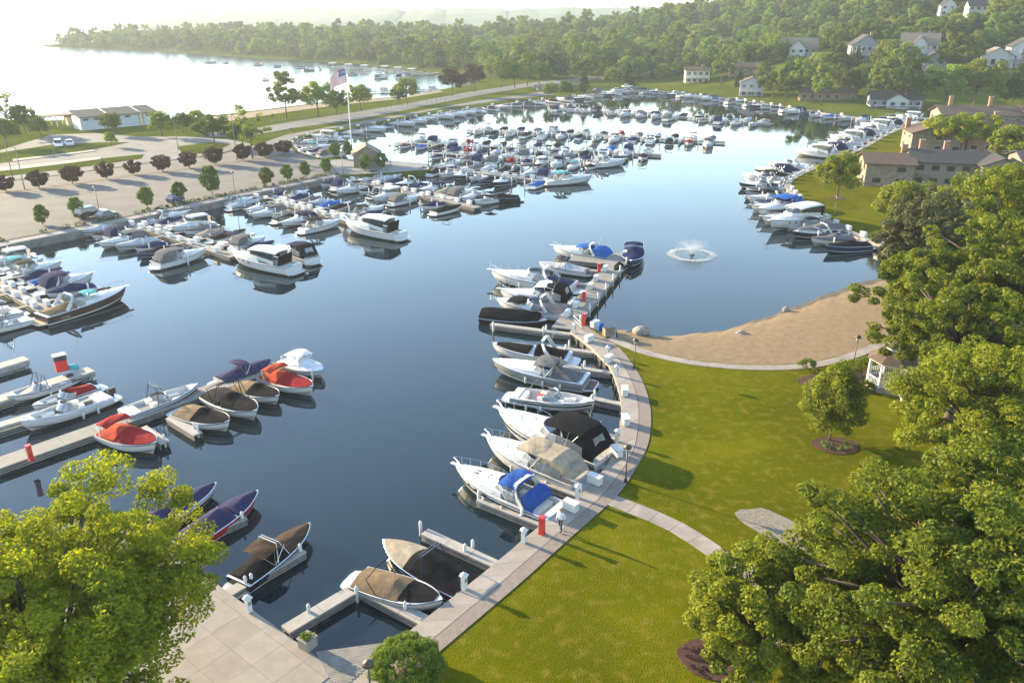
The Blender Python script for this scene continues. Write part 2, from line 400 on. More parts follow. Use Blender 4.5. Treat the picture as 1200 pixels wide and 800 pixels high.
g_px = [(861, 600), (868, 596), (880, 596), (891, 594), (901, 597), (912, 602), (926, 608), (938, 616), (950, 622), (962, 633), (972, 648), (955, 650), (938, 647), (920, 640), (905, 632), (890, 623), (876, 615), (866, 608)]
struct(tri_prism('gravel_patch', GG(g_px, LZ), LZ - .3, LZ - .02, M_gravel))

# ---- left land: parking lots, causeway, grass, roads
PZ = 1.2
lag_px = [(-140, 322), (20, 284), (112, 266), (210, 245), (300, 226), (398, 206), (450, 203), (505, 199), (503, 192), (455, 188), (405, 186), (372, 185), (350, 178), (341, 169), (350, 161), (380, 155), (430, 147), (520, 130), (600, 119), (650, 114), (700, 107.5), (738, 101), (742, 94)]
lake_px = [(700, 83), (600, 93), (560, 98), (520, 105), (480, 113), (430, 117), (390, 119), (335, 126), (270, 134), (215, 139), (120, 141), (60, 142), (-60, 143), (-200, 146)]
left_poly = GG(lag_px, PZ) + GG(lake_px, .9) + [Vector((-320, 190, 0)), Vector((-320, 60, 0)), Vector((-130, 80, 0))]
struct(tri_prism('shore_ground', left_poly, -1.5, PZ - .06, M_grass))
def sheet(name, px, z, m, zz=PZ): return struct(tri_prism(name, GG(px, zz), z - .05, z, m))
sheet('parking_lot', [(-130, 316), (20, 281), (112, 263), (210, 242), (300, 223), (392, 204), (415, 198), (400, 188), (372, 187), (348, 180), (337, 170), (346, 160), (385, 151), (430, 145), (520, 127), (600, 116), (650, 111), (640, 107), (560, 118), (470, 134), (380, 150), (335, 158), (300, 170), (255, 182), (170, 192), (120, 199), (60, 207), (0, 214), (-120, 226)], PZ, M_asph)
sheet('upper_parking_lot', [(-120, 226), (0, 213), (60, 206), (120, 198), (170, 191), (252, 181), (296, 169), (265, 163), (215, 160), (160, 160), (110, 156), (60, 158), (0, 176), (-60, 180), (-130, 190)], PZ - .012, mat('upper_asphalt', (.11, .105, .10), .95, .2, .2, world=True))
sheet('causeway_road', [(235, 161), (300, 158), (345, 150), (420, 140), (500, 124), (560, 112), (620, 102), (700, 93), (760, 87), (755, 84), (690, 90), (615, 98), (550, 108), (490, 119), (415, 132), (340, 143), (290, 152), (240, 156)], PZ + .02, M_road)
sheet('beach_strip', [(470, 113.5), (430, 117.5), (390, 119.5), (335, 126.5), (270, 134.5), (232, 138.5), (236, 145), (270, 142), (340, 131), (400, 123), (470, 116), (520, 108), (515, 106)], 1.23, M_sand)
for pp in ([(60, 170), (-10, 181), (-60, 190), (-60, 197), (10, 190), (70, 181), (120, 173), (150, 167), (120, 167)],
           [(20, 198), (60, 193), (110, 187), (168, 181), (165, 186), (110, 194), (60, 200), (10, 206), (-40, 212), (-40, 206)]):
    sheet('grass_island', pp, PZ + .06, M_grass)
sheet('footpath', [(-60, 203), (20, 195), (75, 189), (118, 184), (118, 187), (75, 192.5), (20, 199), (-60, 207)], PZ + .11, M_conc)
sheet('footpath', [(15, 187), (60, 182), (110, 176), (112, 177.5), (60, 184), (15, 189.5)], PZ + .11, M_conc)
sheet('grass_island', [(208, 172), (245, 167), (270, 169), (250, 178), (215, 182)], PZ + .05, M_grass)
sheet('gatehouse_yard', [(398, 205), (450, 202.5), (503, 198.5), (501, 192.5), (455, 188.5), (405, 186.5), (385, 188)], PZ + .02, M_conc2)
# waterfront walk, planting bed, sea wall
WK = [(-120, 319), (20, 284), (112, 266), (210, 245), (300, 226), (398, 206)]
walk = GG(WK, PZ)
wd = (walk[-1] - walk[0]).normalized(); wnv = Vector((wd.y, -wd.x, 0))      # towards the water
def strip_along(name, pts, o0, o1, z0, z1, m):
    pts = resample(pts, 2.0)
    return struct(MB().grid([[p + wnv * o0 + Vector((0, 0, z0 - PZ)), p + wnv * o0 + Vector((0, 0, z1 - PZ)), p + wnv * o1 + Vector((0, 0, z1 - PZ)), p + wnv * o1 + Vector((0, 0, z0 - PZ))] for p in pts]).build(name, m))
strip_along('waterfront_walk', walk, -2.0, .15, -.8, PZ + .05, M_conc2)
strip_along('sea_wall', walk, .02, .22, -1.3, PZ - .12, mat('wall_concrete', (.13, .125, .115), .9, .3, 1, world=True))
strip_along('planting_bed', walk, -3.3, -2.02, .6, PZ + .12, M_soil)
strip_row = GG([(-60, 231), (7, 224.5), (46, 220.5), (85, 215.5), (125, 210), (157, 205), (191, 201.5), (222, 197.5), (252, 193), (285, 188.5), (310, 185), (345, 180)], PZ)
ribbon('tree_strip', strip_row, 1.5, PZ + .03, M_soil)
for i in range(26):                                             # faded bay lines in the lower lot
    p = strip_row[0].lerp(strip_row[-1], (i + .5) / 26); a_, b_ = p + wnv * 1.2, p + wnv * 5.6
    struct(MB().bar(a_ + Vector((0, 0, .004)), b_ + Vector((0, 0, .004)), .13, .01).build('bay_line', mat('faded_paint', (.24, .22, .2), .9, .3, 2)))
struct(tri_prism('open_lake', GG(lake_px[2:], 0) + [Vector((-9000, 200, 0)), Vector((-9000, 19000, 0)), Vector((-300, 19000, 0)), Vector((-200, 1250, 0)), Vector((0, 700, 0))], -.4, .012, water_material(4.0, .16)))
# painted bay lines in the upper lot
bl = []
for i in range(10):
    p = G(18 + i * 14, 186 - i * 2.6, PZ)
for i, (px, py) in enumerate([(5, 185), (18, 182), (30, 178), (42, 176), (53, 174), (76, 174), (88, 173), (97, 170), (109, 170)]):
    p = G(px, py, PZ); struct(MB().bar(p + wnv * -2.2 + Vector((0, 0, .004)), p + wnv * 2.2 + Vector((0, 0, .004)), .16, .01).build('bay_line', M_whitepaint))

# ---- far land with hills
far_px = [(1400, 146), (1160, 134), (1095, 134), (1050, 140), (1000, 136.5), (940, 127.5), (860, 115), (800, 108.5), (745, 103), (738, 100), (700, 96), (650, 98), (600, 97), (560, 95), (520, 87), (470, 81), (430, 77), (380, 72.5), (300, 68.5), (230, 63), (150, 58.5), (60, 56), (45, 53)]
FAR = [G(a, b, 0) for a, b in far_px] + [Vector((-500, 1000, 0)), Vector((-300, 1250, 0)), Vector((200, 1600, 0)), Vector((1500, 1700, 0)), Vector((1700, 200, 0)), Vector((500, 180, 0))]
FP = np.array([(p.x, p.y) for p in FAR])
def sdist(X, Y):
    P = np.stack([X, Y], -1); best = np.full(X.shape, 1e9); ins = np.zeros(X.shape, bool)
    for i in range(len(FP)):
        a = FP[i]; b = FP[(i + 1) % len(FP)]; d = b - a
        t = np.clip(((P - a) @ d) / (d @ d), 0, 1); q = P - a - t[..., None] * d
        best = np.minimum(best, np.hypot(q[..., 0], q[..., 1]))
        c = ((a[1] > Y) != (b[1] > Y)) & (X < (b[0] - a[0]) * (Y - a[1]) / (b[1] - a[1] + 1e-12) + a[0]); ins ^= c
    return np.where(ins, best, -best)
HILLS = [(330, 500, 150, 150, 36), (480, 420, 170, 200, 26), (220, 700, 160, 150, 19), (420, 800, 240, 200, 36), (20, 780, 170, 130, 6), (-170, 800, 150, 110, 6), (-340, 930, 120, 100, 4), (170, 380, 60, 55, 8)]
def terr(X, Y):
    X = np.asarray(X, float); Y = np.asarray(Y, float); sd = sdist(X, Y)
    z = np.clip(sd * .07, -1.6, 1.1); m = np.clip((sd - 12) / 45, 0, 1); m = m * m * (3 - 2 * m)
    h = sum(a * np.exp(-((X - cx) / sx) ** 2 - ((Y - cy) / sy) ** 2) for cx, cy, sx, sy, a in HILLS)
    h = h + .9 * np.sin(X * .031 + 1) * np.sin(Y * .027) + .4
    return z + m * np.maximum(h, 0)
nx, ny = 260, 190
xs = np.linspace(-650, 1250, nx); ys = 230 + (np.linspace(0, 1, ny) ** 1.5) * 1250
X, Y = np.meshgrid(xs, ys); Z = terr(X, Y)
rows = [[(X[j, i], Y[j, i], Z[j, i]) for i in range(nx)] for j in range(ny)]
struct(MB().grid([r[::-1] for r in rows]).build('far_terrain', M_grass, smooth=True))
def HIT(px, py, zoff=0):
    d = ray(px, py); d = d / math.hypot(d.x, d.y); ts = np.arange(235, 1500, 1.0)
    zz = CAMH + d.z * ts; tz = terr(d.x * ts, d.y * ts) + zoff
    k = np.argmax(zz <= tz) if (zz <= tz).any() else np.argmin(zz - tz); return Vector((d.x * ts[k], d.y * ts[k], float(tz[k])))
M_ridge = mat('far_woods', (.05, .08, .045), .95, .4, .02, bump=1, world=True, bscale=.05)
def ridge(name, d, x0, x1, base, amp, depth, seed):
    r = np.random.default_rng(seed); n = int((x1 - x0) / 14); rows = [[], [], [], []]
    ph = r.uniform(0, 6, 6)
    for i in range(n + 1):
        x = x0 + (x1 - x0) * i / n; u = x / 700.
        h = base + amp * (.5 * math.sin(u * 1.1 + ph[0]) + .3 * math.sin(u * 2.3 + ph[1]) + .2 * math.sin(u * 5.1 + ph[2])) + r.uniform(-3.5, 3.5)
        if name == 'ridge_cut': h = h
        rows[0].append((x, d, -2)); rows[1].append((x, d + 30, 8 + r.uniform(-3, 3))); rows[2].append((x, d + depth, max(9, h))); rows[3].append((x, d + depth * 3, -5))
    return struct(MB().grid([q[::-1] for q in rows]).build('far_hills', M_ridge, smooth=True))
ridge('far_hills', 1500, -700, 2600, 38, 8, 250, 3)
ridge('far_hills', 2600, -3600, 4600, 58, 14, 400, 5)
ridge('far_hills', 5200, -8000, 9000, 95, 25, 700, 9)
# ================================================================= BOATS  (+x is the bow, origin amidships at the water line)
def hb(t, B):
    if t < .4: return B / 2 * (.9 + .1 * math.sin(math.pi / 2 * t / .4))
    u = (t - .4) / .6; return B / 2 * max(.015, 1 - u ** 3.0)
def sheer(t, fb): return fb * (.84 + .08 * t + .36 * t * t)
TS = [0, .04, .12, .22, .32, .42, .52, .62, .7, .78, .85, .91, .955, .985, 1.0]
M_pvc = mat('clear_vinyl', (.16, .17, .18), .12, .25, 1.5, spec=.7)
M_seat = mat('vinyl_seat', (.70, .66, .58), .5, .06, 3)
M_teak = mat('teak_deck', (.36, .22, .12), .7, .15, 3)
M_matgrey = mat('deck_mat', (.11, .065, .06), .8, .2, 3)
M_cock = mat('cockpit_floor', (.42, .39, .35), .7, .1, 3)
class Boat: pass
def make_boat(L=8.0, B=2.7, fb=1.0, hull='white', stripe=None, boot='black', style='cover', cover=None, prof=None, bimini=None, camper=None, arch=False, archcol='white',
              rail=False, glass=True, plat='white', tower=None, ports=False, hatches=0, ob=0, hard=None, seats=True, cab=.55, name='motor_boat', deckcol='white', fend=0, towel=False, flag=False, fold=None):
    r = empty(name)
    X = lambda t: (t - .5) * L
    # hull
    rows = []
    for t in TS:
        b = hb(t, B); s = sheer(t, fb); xk = X(t) - .10 * L * t ** 5; xc = X(t) - .055 * L * t ** 5; xm = X(t) - .02 * L * t ** 5
        p = [(X(t), b, s), (xm, b * (.985 - .10 * t * t), s * .62), (xc, b * (.90 - .35 * t ** 3), .10 + .30 * fb * t ** 3), (xk, 0.0, -.3 + .25 * t ** 4)]
        rows.append(p + [(x, -y, z) for x, y, z in p[-2::-1]])
    m = MB().grid(rows); m.f.append(tuple(range(7))[::-1])
    me = m.mesh('hull', GC[hull]);
    h = link('hull', me, None, r)
    def band(z0, z1, col, nm, off=.012):
        for sg in (1, -1):
            rr = []
            for t in TS[:-1]:
                b = hb(t, B); s = sheer(t, fb); pts = [(X(t), b, s), (X(t) - .02 * L * t ** 5, b * (.985 - .10 * t * t), s * .62), (X(t) - .055 * L * t ** 5, b * (.90 - .35 * t ** 3), .10 + .30 * fb * t ** 3)]
                def at(f):
                    f = 2 * (1 - f); i = min(int(f), 1); q = f - i; a, c = pts[i], pts[i + 1]
                    return (a[0] + (c[0] - a[0]) * q, sg * (a[1] + (c[1] - a[1]) * q + off), a[2] + (c[2] - a[2]) * q)
                rr.append([at(z0), at(z1)])
            (MB().grid(rr) if sg > 0 else MB().grid([q[::-1] for q in rr])).build(nm, GC.get(col) or CV[col], h)
    if stripe: band(.50, .80 if stripe != 'thin' else .70, 'black' if stripe == 'thin' else stripe, 'hull_stripe')
    if boot: band(0.0, .13, boot, 'boot_stripe')
    rr = MB()
    for sg in (1, -1): rr.tube([(X(t), sg * (hb(t, B) + .015), sheer(t, fb) - .03) for t in TS], .035, 4)
    rr.build('rub_rail', M_steel if hull != 'white' else M_black, h)
    if ports:
        for sg in (1, -1):
            for t in (.58, .68, .77):
                pm = MB(); s_ = sheer(t, fb) * .8; b = hb(t, B) * (.985 - .03 * t * t) + .02
                pm.lathe([(.16, -.01), (.16, .01)], n=8, sx=1.6, sy=.55); pm.v = [(X(t) + x, sg * (b + z * sg * 0 + .0 + (z)), s_ + y) for x, y, z in pm.v]
                pm.build('porthole', M_glass, h)
    # deck
    D = lambda t: sheer(t, fb)
    fr = [-1, -.86, -.80, -.45, 0, .45, .80, .86, 1]
    def deckrow(t, zs): b = hb(t, B); return [(X(t), f * b, D(t) + z) for f, z in zip(fr, zs)]
    flat = lambda c=.03: [0, .02, .02 + c * .3, .02 + c * .8, .02 + c, .02 + c * .8, .02 + c * .3, .02, 0]
    def pit(d): return [0, .04, .03 - d, .03 - d, .03 - d, .03 - d, .03 - d, .04, 0]
    rows = []
    if style == 'cover' or style == 'pontoon':
        for t in TS: rows.append(deckrow(t, flat(.02)))
    elif style == 'open':
        fl = fb * .62
        for t, z in ((0, flat(0)), (.10, flat(.02)), (.101, pit(fl)), (.52, pit(fl)), (.521, pit(fl * .95)), (.62, pit(fl * .9)), (.86, pit(fl * .75)), (.861, flat(.03)), (.93, flat(.03)), (.97, flat(.02)), (1, flat(.0))): rows.append(deckrow(t, z))
    else:                                        # cruiser / sedan: cockpit aft, raised cabin top forward
        fl = fb * .60; c = cab
        for t, z in ((0, flat(0)), (.06, flat(0)), (.061, pit(fl)), (.44, pit(fl)), (.441, [0, .03, c * .75, c, c * 1.04, c, c * .75, .03, 0]), (.52, [0, .03, c * .75, c, c * 1.06, c, c * .75, .03, 0]), (.62, [0, .03, c * .55, c * .86, c * .95, c * .86, c * .55, .03, 0]),
                     (.72, [0, .03, c * .35, c * .62, c * .74, c * .62, c * .35, .03, 0]), (.82, [0, .02, c * .15, c * .34, c * .45, c * .34, c * .15, .02, 0]), (.91, flat(.06)), (.96, flat(.03)), (1, flat(0))): rows.append(deckrow(t, z))
    dk_ = MB().grid([q[::-1] for q in rows][::1]).build('deck', GC.get(deckcol, M_white), r)
    zt = D(.45)
    if style in ('open', 'cruiser', 'sedan'):
        fl = fb * .6; t1 = .515 if style == 'open' else .435
        MB().grid([[(X(t), f * hb(t, B) * .79, D(t) + .035 - fl) for f in (1, 0, -1)] for t in (.105, .3, t1)]).build('cockpit_floor', M_cock, dk_)
        if seats:
            zf = D(.2) - fl + .03
            sb = [((X(.14), 0, zf + .28), (.5, B * .66, .45), 'bench_seat'), ((X(.36), -B * .2, zf + .35), (.5, .5, .7), 'helm_seat'), ((X(.36), B * .2, zf + .35), (.5, .5, .7), 'helm_seat')]
            if style == 'open': sb += [((X(.68), B * .22, zf + .3), (1.0, .4, .35), 'bow_seat'), ((X(.68), -B * .22, zf + .3), (1.0, .4, .35), 'bow_seat')]
            for c_, d_, nm in sb: MB().box(c_, d_).build(nm, M_seat, dk_)
        if towel: 
            MB().box((X(.33), .1, D(.3) + .03), (.45, .8, .05), .3).build('towel', M_red, dk_); MB().box((X(.39), -.45, D(.3) + .06), (.5, .5, .05), .3).build('towel', CV['blue'], dk_)
    # covers
    def drape(nm, t0, t1, prof, m, out=1.0, par=None, n=14, drop=.10):
        rows = []
        for i in range(n + 1):
            t = t0 + (t1 - t0) * i / n; b = hb(min(t, .985), B) * out
            hgt = np.interp(t, [q[0] for q in prof], [q[1] for q in prof]); row = []
            for f in (-1, -1, -.8, -.5, -.2, 0, .2, .5, .8, 1, 1):
                sag = .012 * math.sin(t * 31 + f * 5) + .012 * math.sin(t * 17 - f * 8)
                z = D(t) + .05 + hgt * (1 - abs(f) ** 1.6) + (sag * min(1, hgt * 4) if abs(f) < .95 else 0)
                row.append((X(t), f * b, z))
            row[0] = (X(t), -b * 1.01, D(t) - drop); row[-1] = (X(t), b * 1.01, D(t) - drop)
            rows.append(row)
        e = MB().grid([q[::-1] for q in rows])
        for rw, rev in ((rows[0], True), (rows[-1], False)):
            k = len(e.v); e.v += rw; e.f.append(tuple(range(k, k + 11))[::1 if rev else -1])
        return e.build(nm, m, par or r)
    if cover and style == 'cover':
        P = prof or [(0, .22), (.12, .3), (.3, .5), (.42, .72), (.5, .6), (.6, .3), (.75, .24), (.9, .12), (1, .02)]
        if isinstance(cover, str): cover = [(.02, .975, cover, 1.0)]
        for t0, t1, c_, o_ in cover: drape('canvas_cover', t0, t1, P, CV[c_], o_)
    if style == 'pontoon':
        P = [(0, .75), (.1, .95), (.5, 1.0), (.8, .9), (.95, .7), (1, .5)]
        drape('canvas_cover', .0, .9, P, CV[cover], 1.0)
    if style != 'cover' and cover and style != 'pontoon':       # tonneau over cockpit only
        for t0, t1, c_, o_ in cover: drape('canvas_cover', t0, t1, prof or [(0, .15), (.2, .35), (.45, .6), (.55, .1), (1, .05)], CV[c_], o_)
    # windshield
    if glass and style != 'pontoon':
        base = [(.34, .83), (.44, .80), (.525, .62), (.56, .3), (.57, 0)] if style != 'open' else [(.42, .83), (.5, .80), (.56, .62), (.585, .3), (.59, 0)]
        base = base + [(t, -f) for t, f in base[-2::-1]]
        cz = .0 if style == 'open' else cab * .8
        low = [(X(t), f * hb(t, B), D(t) + (cz if abs(f) < .79 else .04 + cz * .3)) for t, f in base]
        hh = .48
        top = [(x - .34 * (1 if abs(f) < .79 else .6), y * .93, max(z, D(.45) + cz) + hh * (1 if abs(f) < .79 else .72)) for (x, y, z), (t, f) in zip(low, base)]
        if not (style == 'cover'):
            ws = MB().grid([low, top]).build('windshield', M_pvc, r)
            fm = MB().tube(top, .022, 4)
            for a_, b_ in list(zip(low, top))[::2]: fm.tube([a_, b_], .018, 4)
            fm.build('windshield_frame', M_steel, ws)
    def canopy(nm, t0, t1, z, c_, wf=.86, crown=.12, th=.03, par=None):
        rows = []
        for i in range(7):
            t = t0 + (t1 - t0) * i / 6; u = i / 6; w = hb(.45, B) * wf * (1 if .1 < u < .95 else .96)
            rows.append([(X(t), f * w, z + crown * (1 - f * f) - .10 * (2 * u - 1) ** 2 + .02 * math.sin(9 * u + 4 * f)) for f in (-1, -.6, -.2, .2, .6, 1)])
        e = MB().grid([q[::-1] for q in rows]); e2 = [[(x, y, zz - th) for x, y, zz in q] for q in rows]; e.grid(e2)
        return e.build(nm, CV.get(c_) or GC[c_], par or r)
    if bimini:
        t0, t1, dz, c_ = bimini; z = D(.45) + dz
        cn = canopy('bimini_top', t0, t1, z, c_)
        w = hb(.45, B) * .85; tm = (t0 + t1) / 2
        for sg in (1, -1):
            sp = MB()
            for tt in (t0 + .01, tm, t1 - .01): sp.tube([(X(tm - .02), sg * hb(tm, B) * .93, D(tm)), (X(tt), sg * w, z - .04)], .018, 4)
            sp.build('bimini_frame', M_steel, cn)
    if camper:                                                   # canvas enclosure from the top aft to the stern
        c_, t0, t1, dz, win = camper; z = D(.45) + dz; rows = []
        for t, zz, wf in ((t1, z, .80), (t0 + .55 * (t1 - t0), z + .05, .84), (t0 + .25 * (t1 - t0), z - .18, .86), (t0, D(t0) + .25, .9)):
            b = hb(t, B); rows.append([(X(t), f * b * wf * (1 if abs(f) < .9 else 1.06), (zz + .1 * (1 - f * f)) if abs(f) < .95 else D(t) + .03) for f in (-1, -.92, -.6, 0, .6, .92, 1)])
        en_ = MB().grid([q[::-1] for q in rows]).build('camper_canvas', CV[c_], r)
        if win:
            for sg in (1, -1):
                w_ = []
                for t, zz in ((t0 + .28 * (t1 - t0), .62), (t0 + .62 * (t1 - t0), .8), (t1 - .02, .8)):
                    b = hb(t, B); w_.append([(X(t), sg * (b * .93 + .03), D(t) + .2), (X(t), sg * (b * .90 + .03), D(t) + dz * zz)])
                (MB().grid(w_)).build('clear_panel', M_pvc, en_)
            t = t0 + .10 * (t1 - t0)
            MB().add([(X(t) - .16, -.6, D(t) + .42), (X(t) - .16, .6, D(t) + .42), (X(t0 + .23 * (t1 - t0)) - .1, .55, z - .22), (X(t0 + .23 * (t1 - t0)) - .1, -.55, z - .22)], [(0, 1, 2, 3)]).build('clear_panel', M_pvc, en_)
    if arch:
        t = .25; w0 = hb(t, B) * .92; w1 = w0 * .78; z0 = D(t) + .03; z1 = z0 + 1.35
        pts = [(X(t) - .25, w0, z0), (X(t + .03), w0 * .96, z0 + .65), (X(t + .07), w1, z1 - .1), (X(t + .08), w1 * .7, z1 + .03), (X(t + .08), 0, z1 + .06)]
        pts = pts + [(x, -y, z) for x, y, z in pts[-2::-1]]
        a = MB()
        for p_, q_ in zip(pts, pts[1:]): a.bar(p_, q_, .30, .09) if abs(p_[1] - q_[1]) > .3 else a.bar(p_, q_, .09, .34)
        a.build('radar_arch', GC[archcol], r)
    if tower:
        t = .42; w0 = hb(t, B) * .95; w1 = w0 * .72; z0 = D(t); z1 = z0 + 1.5; a = MB()
        for sg in (1, -1):
            a.tube([(X(t - .04), sg * w0, z0), (X(t + .0), sg * w1, z1)], .035, 5).tube([(X(t + .12), sg * w0, z0), (X(t + .03), sg * w1, z1)], .035, 5)
        a.tube([(X(t), w1, z1), (X(t), -w1, z1)], .04, 5).tube([(X(t + .03), w1, z1), (X(t + .03), -w1, z1)], .03, 5)
        a.build('wake_tower', GC[tower] if tower in GC else M_black, r)
    if hard:
        z = D(.45) + cab + 1.05; e = canopy('hardtop', .16, .60, z, 'white', .84, .14, .10)
        rows = []
        for t, f0, zz0 in ((.20, .85, .05), (.45, .83, cab * .8), (.60, .70, cab * .85), (.66, .3, cab * .75)): rows.append((t, f0, zz0))
        pts = [(X(t), f * hb(t, B), D(t) + z_) for t, f, z_ in rows]; pts = pts + [(x, -y, zz) for x, y, zz in pts[::-1]]
        tp = [(x - .35 * (1 if i in (2, 3, 4, 5) else 0), y * .9, z - .02) for i, (x, y, zz) in enumerate(pts)]
        cb = MB().grid([pts, tp]).build('cabin_side', M_white, r)
        mid = [[tuple(np.array(a) * (1 - f) + np.array(b) * f + np.array([.03 if i in (2, 3, 4, 5) else 0, .025 * np.sign(a[1]), 0])) for i, (a, b) in enumerate(zip(pts, tp))] for f in (.35, .88)]
        for i in range(len(pts) - 1): MB().grid([mid[0][i:i + 2], mid[1][i:i + 2]]).build('cabin_window', M_glass, cb)
        if hard in CV: 
            MB().box((X(.13), 0, D(.15) + .7), (.06, B * .74, 1.3), 0, -.2).build('aft_curtain', CV[hard], r)
    if rail:
        ts = [.52, .62, .72, .82, .9, .96, .995]; a = MB(); hgt = [.05, .42, .55, .58, .6, .62, .62]
        line = [(X(t) + (.12 if t > .99 else 0), max(.12, hb(t, B) * .93), D(t) + k) for t, k in zip(ts, hgt)]
        full = line + [(x, -y, z) for x, y, z in line[::-1]]
        a.tube(full, .02, 4)
        for (x, y, z), t in zip(line[1:], ts[1:]):
            for sg in (1, -1): a.tube([(x, sg * y, z), (x - .05, sg * y, D(t))], .015, 4)
        a.build('bow_rail', M_steel, r)
        MB().box((X(1.0) + .15, 0, D(1) - .02), (.6, .32, .06)).build('anchor_pulpit', M_white, r)
    for i in range(hatches):
        t = .66 + .11 * i; c = cab * (.74 - .35 * (t - .66) / .15)
        MB().box((X(t), 0 if i else .0, D(t) + c + .02), (.48, .48, .05), 0, .10).build('deck_hatch', mat('tinted_hatch', (.035, .038, .042), .55, .2, 3, spec=.15), r)
    if plat:
        b = hb(0, B) * .93
        e = MB().prism([(X(0) - .85, b * .8), (X(0) - .95, b * .4), (X(0) - .95, -b * .4), (X(0) - .85, -b * .8), (X(0) - .3, -b), (X(0) + .0, -b), (X(0), b), (X(0) - .3, b)], .24, .34)
        pp = e.build('swim_platform', M_white, r)
        if plat != 'white': MB().prism([(X(0) - .8, b * .75), (X(0) - .8, -b * .75), (X(0) - .08, -b * .9), (X(0) - .08, b * .9)], .342, .36).build('platform_mat', M_teak if plat == 'teak' else M_matgrey, pp)
    for i in range(ob):
        y = 0 if ob == 1 else (-.4 + .8 * i); e = MB().box((X(0) - .38, y, sheer(0, fb) + .18), (.62, .38, .55)).box((X(0) - .42, y, .3), (.22, .14, .9))
        e.build('outboard_motor', M_white if ob == 2 else M_black, r)
    if fold:                                                    # folded bimini frame with rolled canvas
        t = .34; w = hb(t, B) * .9; a = MB(); z = D(t) + .95
        a.tube([(X(t), w, D(t)), (X(t) - .7, w * .96, z), (X(t) - .75, 0, z + .06), (X(t) - .7, -w * .96, z), (X(t), -w, D(t))], .03, 5)
        fo = a.build('folded_bimini', M_steel if fold == 'steel' else CV[fold], r)
    for i in range(fend):                                       # fenders hung along both sides, with their lines
        t = .22 + .18 * i
        for sg in (1, -1):
            y = sg * (hb(t, B) + .12); e = MB().lathe([(.03, -.32), (.11, -.26), (.11, .22), (.03, .3)], (X(t), y, sheer(t, fb) - .55), 7).build('fender', M_white, r, True)
            MB().tube([(X(t), y, sheer(t, fb) - .25), (X(t), sg * hb(t, B) * .97, sheer(t, fb) + .03)], .012, 4).build('line', M_black, e)
    if rail or arch:                                            # whip antenna
        MB().tube([(X(.30), -hb(.3, B) * .86, D(.3)), (X(.22), -hb(.3, B) * .9, D(.3) + 2.6)], .014, 4, .006).build('antenna', M_white, r)
    for t in (.05, .93) if fend else ():
        for sg in (1, -1): MB().box((X(t), sg * hb(t, B) * .88, D(t) + .05), (.2, .05, .05)).build('cleat', M_steel, r)
    if flag: MB().add([(X(0) - .4, .6, D(0) + .2), (X(0) - .4, .6, D(0) + .75), (X(0) - .55, .95, D(0) + .7), (X(0) - .55, .95, D(0) + .2)], [(0, 1, 2, 3)]).build('ensign', M_red, r)
    return r
def put(o, bow, stern, L, label, group, zb=1.15, zs=.6, cat='boat', keep=False):
    b = G(*bow, zb); s_ = G(*stern, zs); d = b - s_; c = (b + s_) / 2
    o.location = (c.x, c.y, 0); o.rotation_euler = (0, 0, math.atan2(d.y, d.x))
    if not keep:
        k = math.hypot(d.x, d.y) / L; o.scale = (k, k, k) if .8 < k < 1.2 else (max(.8, min(1.2, k)),) * 3
    return tag(o, label, cat, group)
GP, GA, GL = 'boats moored along the curved promenade', 'boats at the near slips', 'boats on the left docks'
mk = make_boat
# --- promenade boats, from the nearest upwards
put(mk(9.6, 3.1, 1.15, fend=3, style='cruiser', stripe='thin', cab=.5, arch=True, bimini=(.30, .47, 1.3, 'royal'), camper=('royal', .13, .25, .75, False), rail=True, ports=True, hatches=2), (533, 546), (655, 604), 9.8, 'white express cruiser with royal blue bimini and blue stern canvas beside the red pump', GP)

put(mk(9.0, 3.0, 1.15, fend=3, style='cruiser', boot='brown', cab=.5, bimini=(.30, .56, 1.25, 'beige'), camper=('beige', .0, .36, 1.2, True), rail=True, hatches=1), (570, 514), (680, 565), 9.0, 'white cruiser under a beige canvas top and beige cockpit cover', GP)
put(mk(9.2, 3.1, 1.15, fend=3, style='cruiser', boot='black', stripe='thin', cab=.5, arch=True, bimini=(.14, .46, 1.42, 'black'), camper=('black', .02, .34, 1.3, True), rail=True, hatches=1, plat='mat', flag=True), (583, 484), (712, 542), 9.4, 'white cruiser with black cockpit enclosure, white arch and dark swim platform', GP)
put(mk(7.4, 2.6, .95, fend=2, style='open', stripe='thin', fold='beige', towel=True), (697, 472), (602, 462), 7.4, 'open white bowrider with red and blue towels, bow towards the promenade', GP, zb=1.0)
put(mk(8.6, 2.8, 1.1, hull='grey', fend=3, style='cruiser', cab=.3, boot='white', bimini=(.30, .52, .95, 'grey'), cover=[(.05, .42, 'grey', .93)], plat='mat', glass=True), (577, 424), (688, 448), 8.7, 'grey hulled boat with grey canvas covers and dark teak platform', GP)
put(mk(7.8, 2.7, 1.0, style='cover', boot='black', cover=[(.05, .42, 'black', .92), (.5, .93, 'black', .85)], arch=True, prof=[(0, .2), (.2, .45), (.4, .7), (.5, .4), (.7, .25), (1, .05)]), (577, 403), (668, 420), 7.8, 'white boat with black bow and cockpit covers and a white arch', GP)
put(mk(7.6, 2.7, .75, hull='black', style='pontoon', cover='black', boot=None, plat=None), (640, 376), (566, 369), 7.4, 'low pontoon boat wrapped in a black cover beside the long finger dock', GP, zb=.8)
put(mk(8.2, 2.8, 1.05, fend=3, style='cruiser', cab=.35, cover=[(.04, .44, 'grey', .93)], bimini=(.55, .80, .55, 'black'), arch=True), (582, 351), (664, 369), 8.3, 'white boat with grey cockpit cover and dark bow cover behind the black pontoon', GP)
